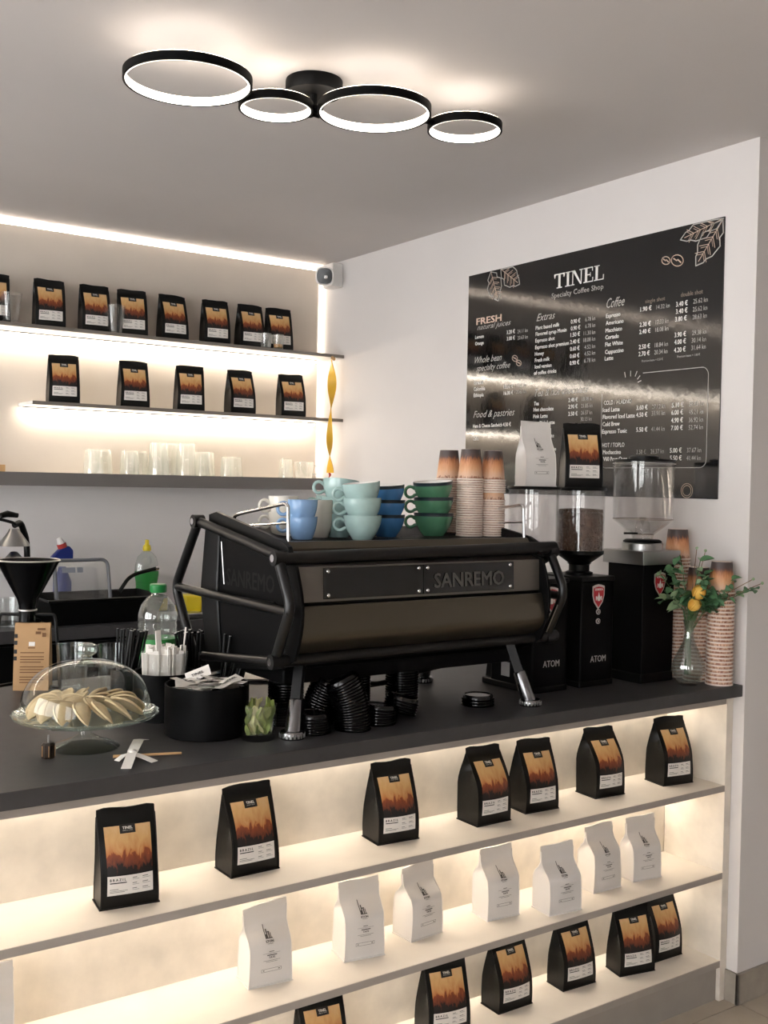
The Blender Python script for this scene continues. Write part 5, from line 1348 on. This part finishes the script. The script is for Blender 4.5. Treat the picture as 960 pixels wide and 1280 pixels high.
k_.add(vs, fs).build('pouch', 'kraft', kb, local=True)
def kbar(s0, s1, q0, q1): MB().grid(lambda u, v: (lambda p: (p[0], p[1]-.0042, p[2]))(kf(s0+(s1-s0)*u, q0+(q1-q0)*v)), 2, 2).build('print_line', mat('kraft_print', '6d4a28', .7), kb, smooth=False, local=True, fix=False)
for q in (.12, .16, .20, .27, .31, .35, .42, .46, .50, .56):
    kbar(-.62, .72 if int(q*100) % 3 else .55, q, q+.014)
kbar(-.2, .2, .63, .645); kbar(.2, .5, .84, .88); kbar(.3, .75, .90, .93); kbar(.58, .78, .80, .86)
sidep = MB()
for i, q in enumerate((.45, .55, .68, .78)): sidep.grid(lambda u, v: (lambda p: (-.0455+.008*u, p[1]-.0015, p[2]))(kf(-1, q+.06*v)), 1, 1)
sidep.build('side_print', 'black_print', kb, smooth=False, local=True, fix=False)
MB().grid(lambda u, v: (lambda p: (p[0], p[1]-.0042, p[2]))(kf(-.16+.34*u, .665+.06*v)), 2, 2).build('emblem', 'label_white', kb, smooth=False, local=True, fix=False)

# ================================================================== flowers
VX, VY = -.140, .088
t = thing('flower_vase', 'clear glass bottle vase with round belly at the bar end', 'vase', (VX, VY, ZC))
vm = MB().lathe([(0, 0), (.026, 0), (.030, .004), (.048, .040), (.046, .062), (.030, .098), (.016, .128), (.0125, .150), (.0135, .172), (.019, .190), (.0175, .190), (.0115, .170), (.0105, .150), (.014, .128), (.028, .097), (.0435, .061), (.0455, .041), (.027, .008), (0, .006)], (0, 0, 0), 48)
vm.v = [(x*(1+.03*math.cos(8*math.atan2(y, x)))+VX, y*(1+.03*math.cos(8*math.atan2(y, x)))+VY, z+ZC) for x, y, z in vm.v]
vm.build('glass', glass('vase_glass', (.95, .97, .96), .13, 1.0, .02, .07), t)
t = thing('flower_bunch', 'bunch of green eucalyptus sprigs and yellow roses in the vase', 'flowers', (VX, VY, ZC+.02))
def leaf_mesh(l, w_, m_, cup_=.15):
    mb = MB(); N_ = 6
    def fn(u, v):
        k = math.sin(math.pi*u)**.7*(1-.25*u); x = l*u; y = (v-.5)*w_*k
        return (x, y, -cup_*l*u*u+abs(v-.5)*w_*k*.5)
    mb.grid(fn, N_, 2); mb.grid(lambda u, v: (fn(u, v)[0], fn(u, v)[1], fn(u, v)[2]-.0006), N_, 2)
    return mb.mesh('leaf', m_)
LM = [leaf_mesh(.032, .027, 'leaf'), leaf_mesh(.048, .027, 'leaf'), leaf_mesh(.026, .024, 'leaf_pale'), leaf_mesh(.055, .022, 'leaf_pale')]
rf = random.Random(21)
mouth = Vector((VX, VY, ZC+.185)); low = Vector((VX, VY, ZC+.03))
BR = [((-.03, -.055, 1.235), 7, 0), ((-.045, .005, 1.262), 6, 0), ((-.220, .140, 1.275), 5, 2), ((-.169, .105, 1.325), 6, 0), ((-.118, .070, 1.318), 6, 2), ((-.065, .02, 1.21), 7, 0),
      ((-.215, .125, 1.190), 5, 3), ((-.100, .035, 1.165), 6, 1), ((-.198, .115, 1.300), 6, 0), ((-.125, .05, 1.26), 6, 1), ((-.09, .05, 1.235), 7, 0), ((-.165, .06, 1.215), 6, 1), ((-.14, .05, 1.18), 5, 1), ((-.105, .06, 1.275), 6, 0)]
for tip, nl, ki in BR:
    tip = Vector(tip); d_ = tip-mouth
    path = [low+Vector((rf.uniform(-.008, .008), rf.uniform(-.008, .008), 0)), mouth+Vector((rf.uniform(-.006, .006), rf.uniform(-.006, .006), -.04))]
    for k in range(1, 6):
        q = k/5; path.append(mouth+d_*q+Vector((0, 0, .03*math.sin(math.pi*q)*(1 if d_.z < .1 else .3))))
    MB().tube([tuple(p) for p in path], [.0022]*2+[.0018]*2+[.0012]*3, 6).build('stem', 'stem', t)
    for k in range(nl):
        q = .22+.78*(k+.5)/nl; p = mouth+d_*q+Vector((0, 0, .03*math.sin(math.pi*q)*(1 if d_.z < .1 else .3)))
        for s in (-1, 1):
            me = LM[ki] if rf.random() < .7 else LM[rf.choice((0, 1, 2))]
            az = math.atan2(d_.y, d_.x)+s*rf.uniform(.6, 1.5)
            o = inst('leaf', me, p-wloc(t), (rf.uniform(-.9, .9), rf.uniform(-.7, .5), az), parent=t)
            o.scale = (rf.uniform(.8, 1.15),)*3
def bud(c, r, tiltv):
    b = thing('rose', None, None, (0, 0, 0)); bpy.data.objects.remove(b, do_unlink=True)
    M = Euler(tiltv).to_matrix()
    head = MB().ball(c, (r*.86, r*.86, r*1.0), 20, 14, 0, M).build('rose_head', 'rose', t)
    for k in range(5):
        a = k*2*math.pi/5
        def fn(u, v):
            th = a+(u-.5)*1.9; ph_ = -1.2+v*2.0; rr_ = r*(.90+.12*v+.10*v*v)
            p = M @ Vector((rr_*math.cos(ph_)*math.cos(th), rr_*math.cos(ph_)*math.sin(th), r*1.2*math.sin(ph_)))
            return (c[0]+p.x, c[1]+p.y, c[2]+p.z)
        MB().grid(fn, 6, 6).build('petal', 'rose' if k % 2 else mat('rose_deep', 'd9a03c', .6), head)
    MB().tube([c, (c[0]*.5+mouth.x*.5, c[1]*.5+mouth.y*.5, c[2]-.03), tuple(mouth), tuple(low)], .002, 6).build('stem', 'stem', t)
bud((-.152, .048, 1.218), .0195, (.5, -.3, 0)); bud((-.168, .050, 1.184), .0180, (.7, -.4, .4))
for tip in ((-.028, -.075, 1.252), (-.035, -.05, 1.262), (-.125, .08, 1.345), (-.105, .065, 1.338)):
    MB().tube([tuple(mouth+Vector((0, 0, -.02))), tuple((mouth+Vector(tip))*.5+Vector((0, 0, .012))), tip], .0011, 5).build('twig', 'twig', t)
    MB().ball(tip, .0045, 8, 6).build('seed_bud', 'leaf_pale', t)
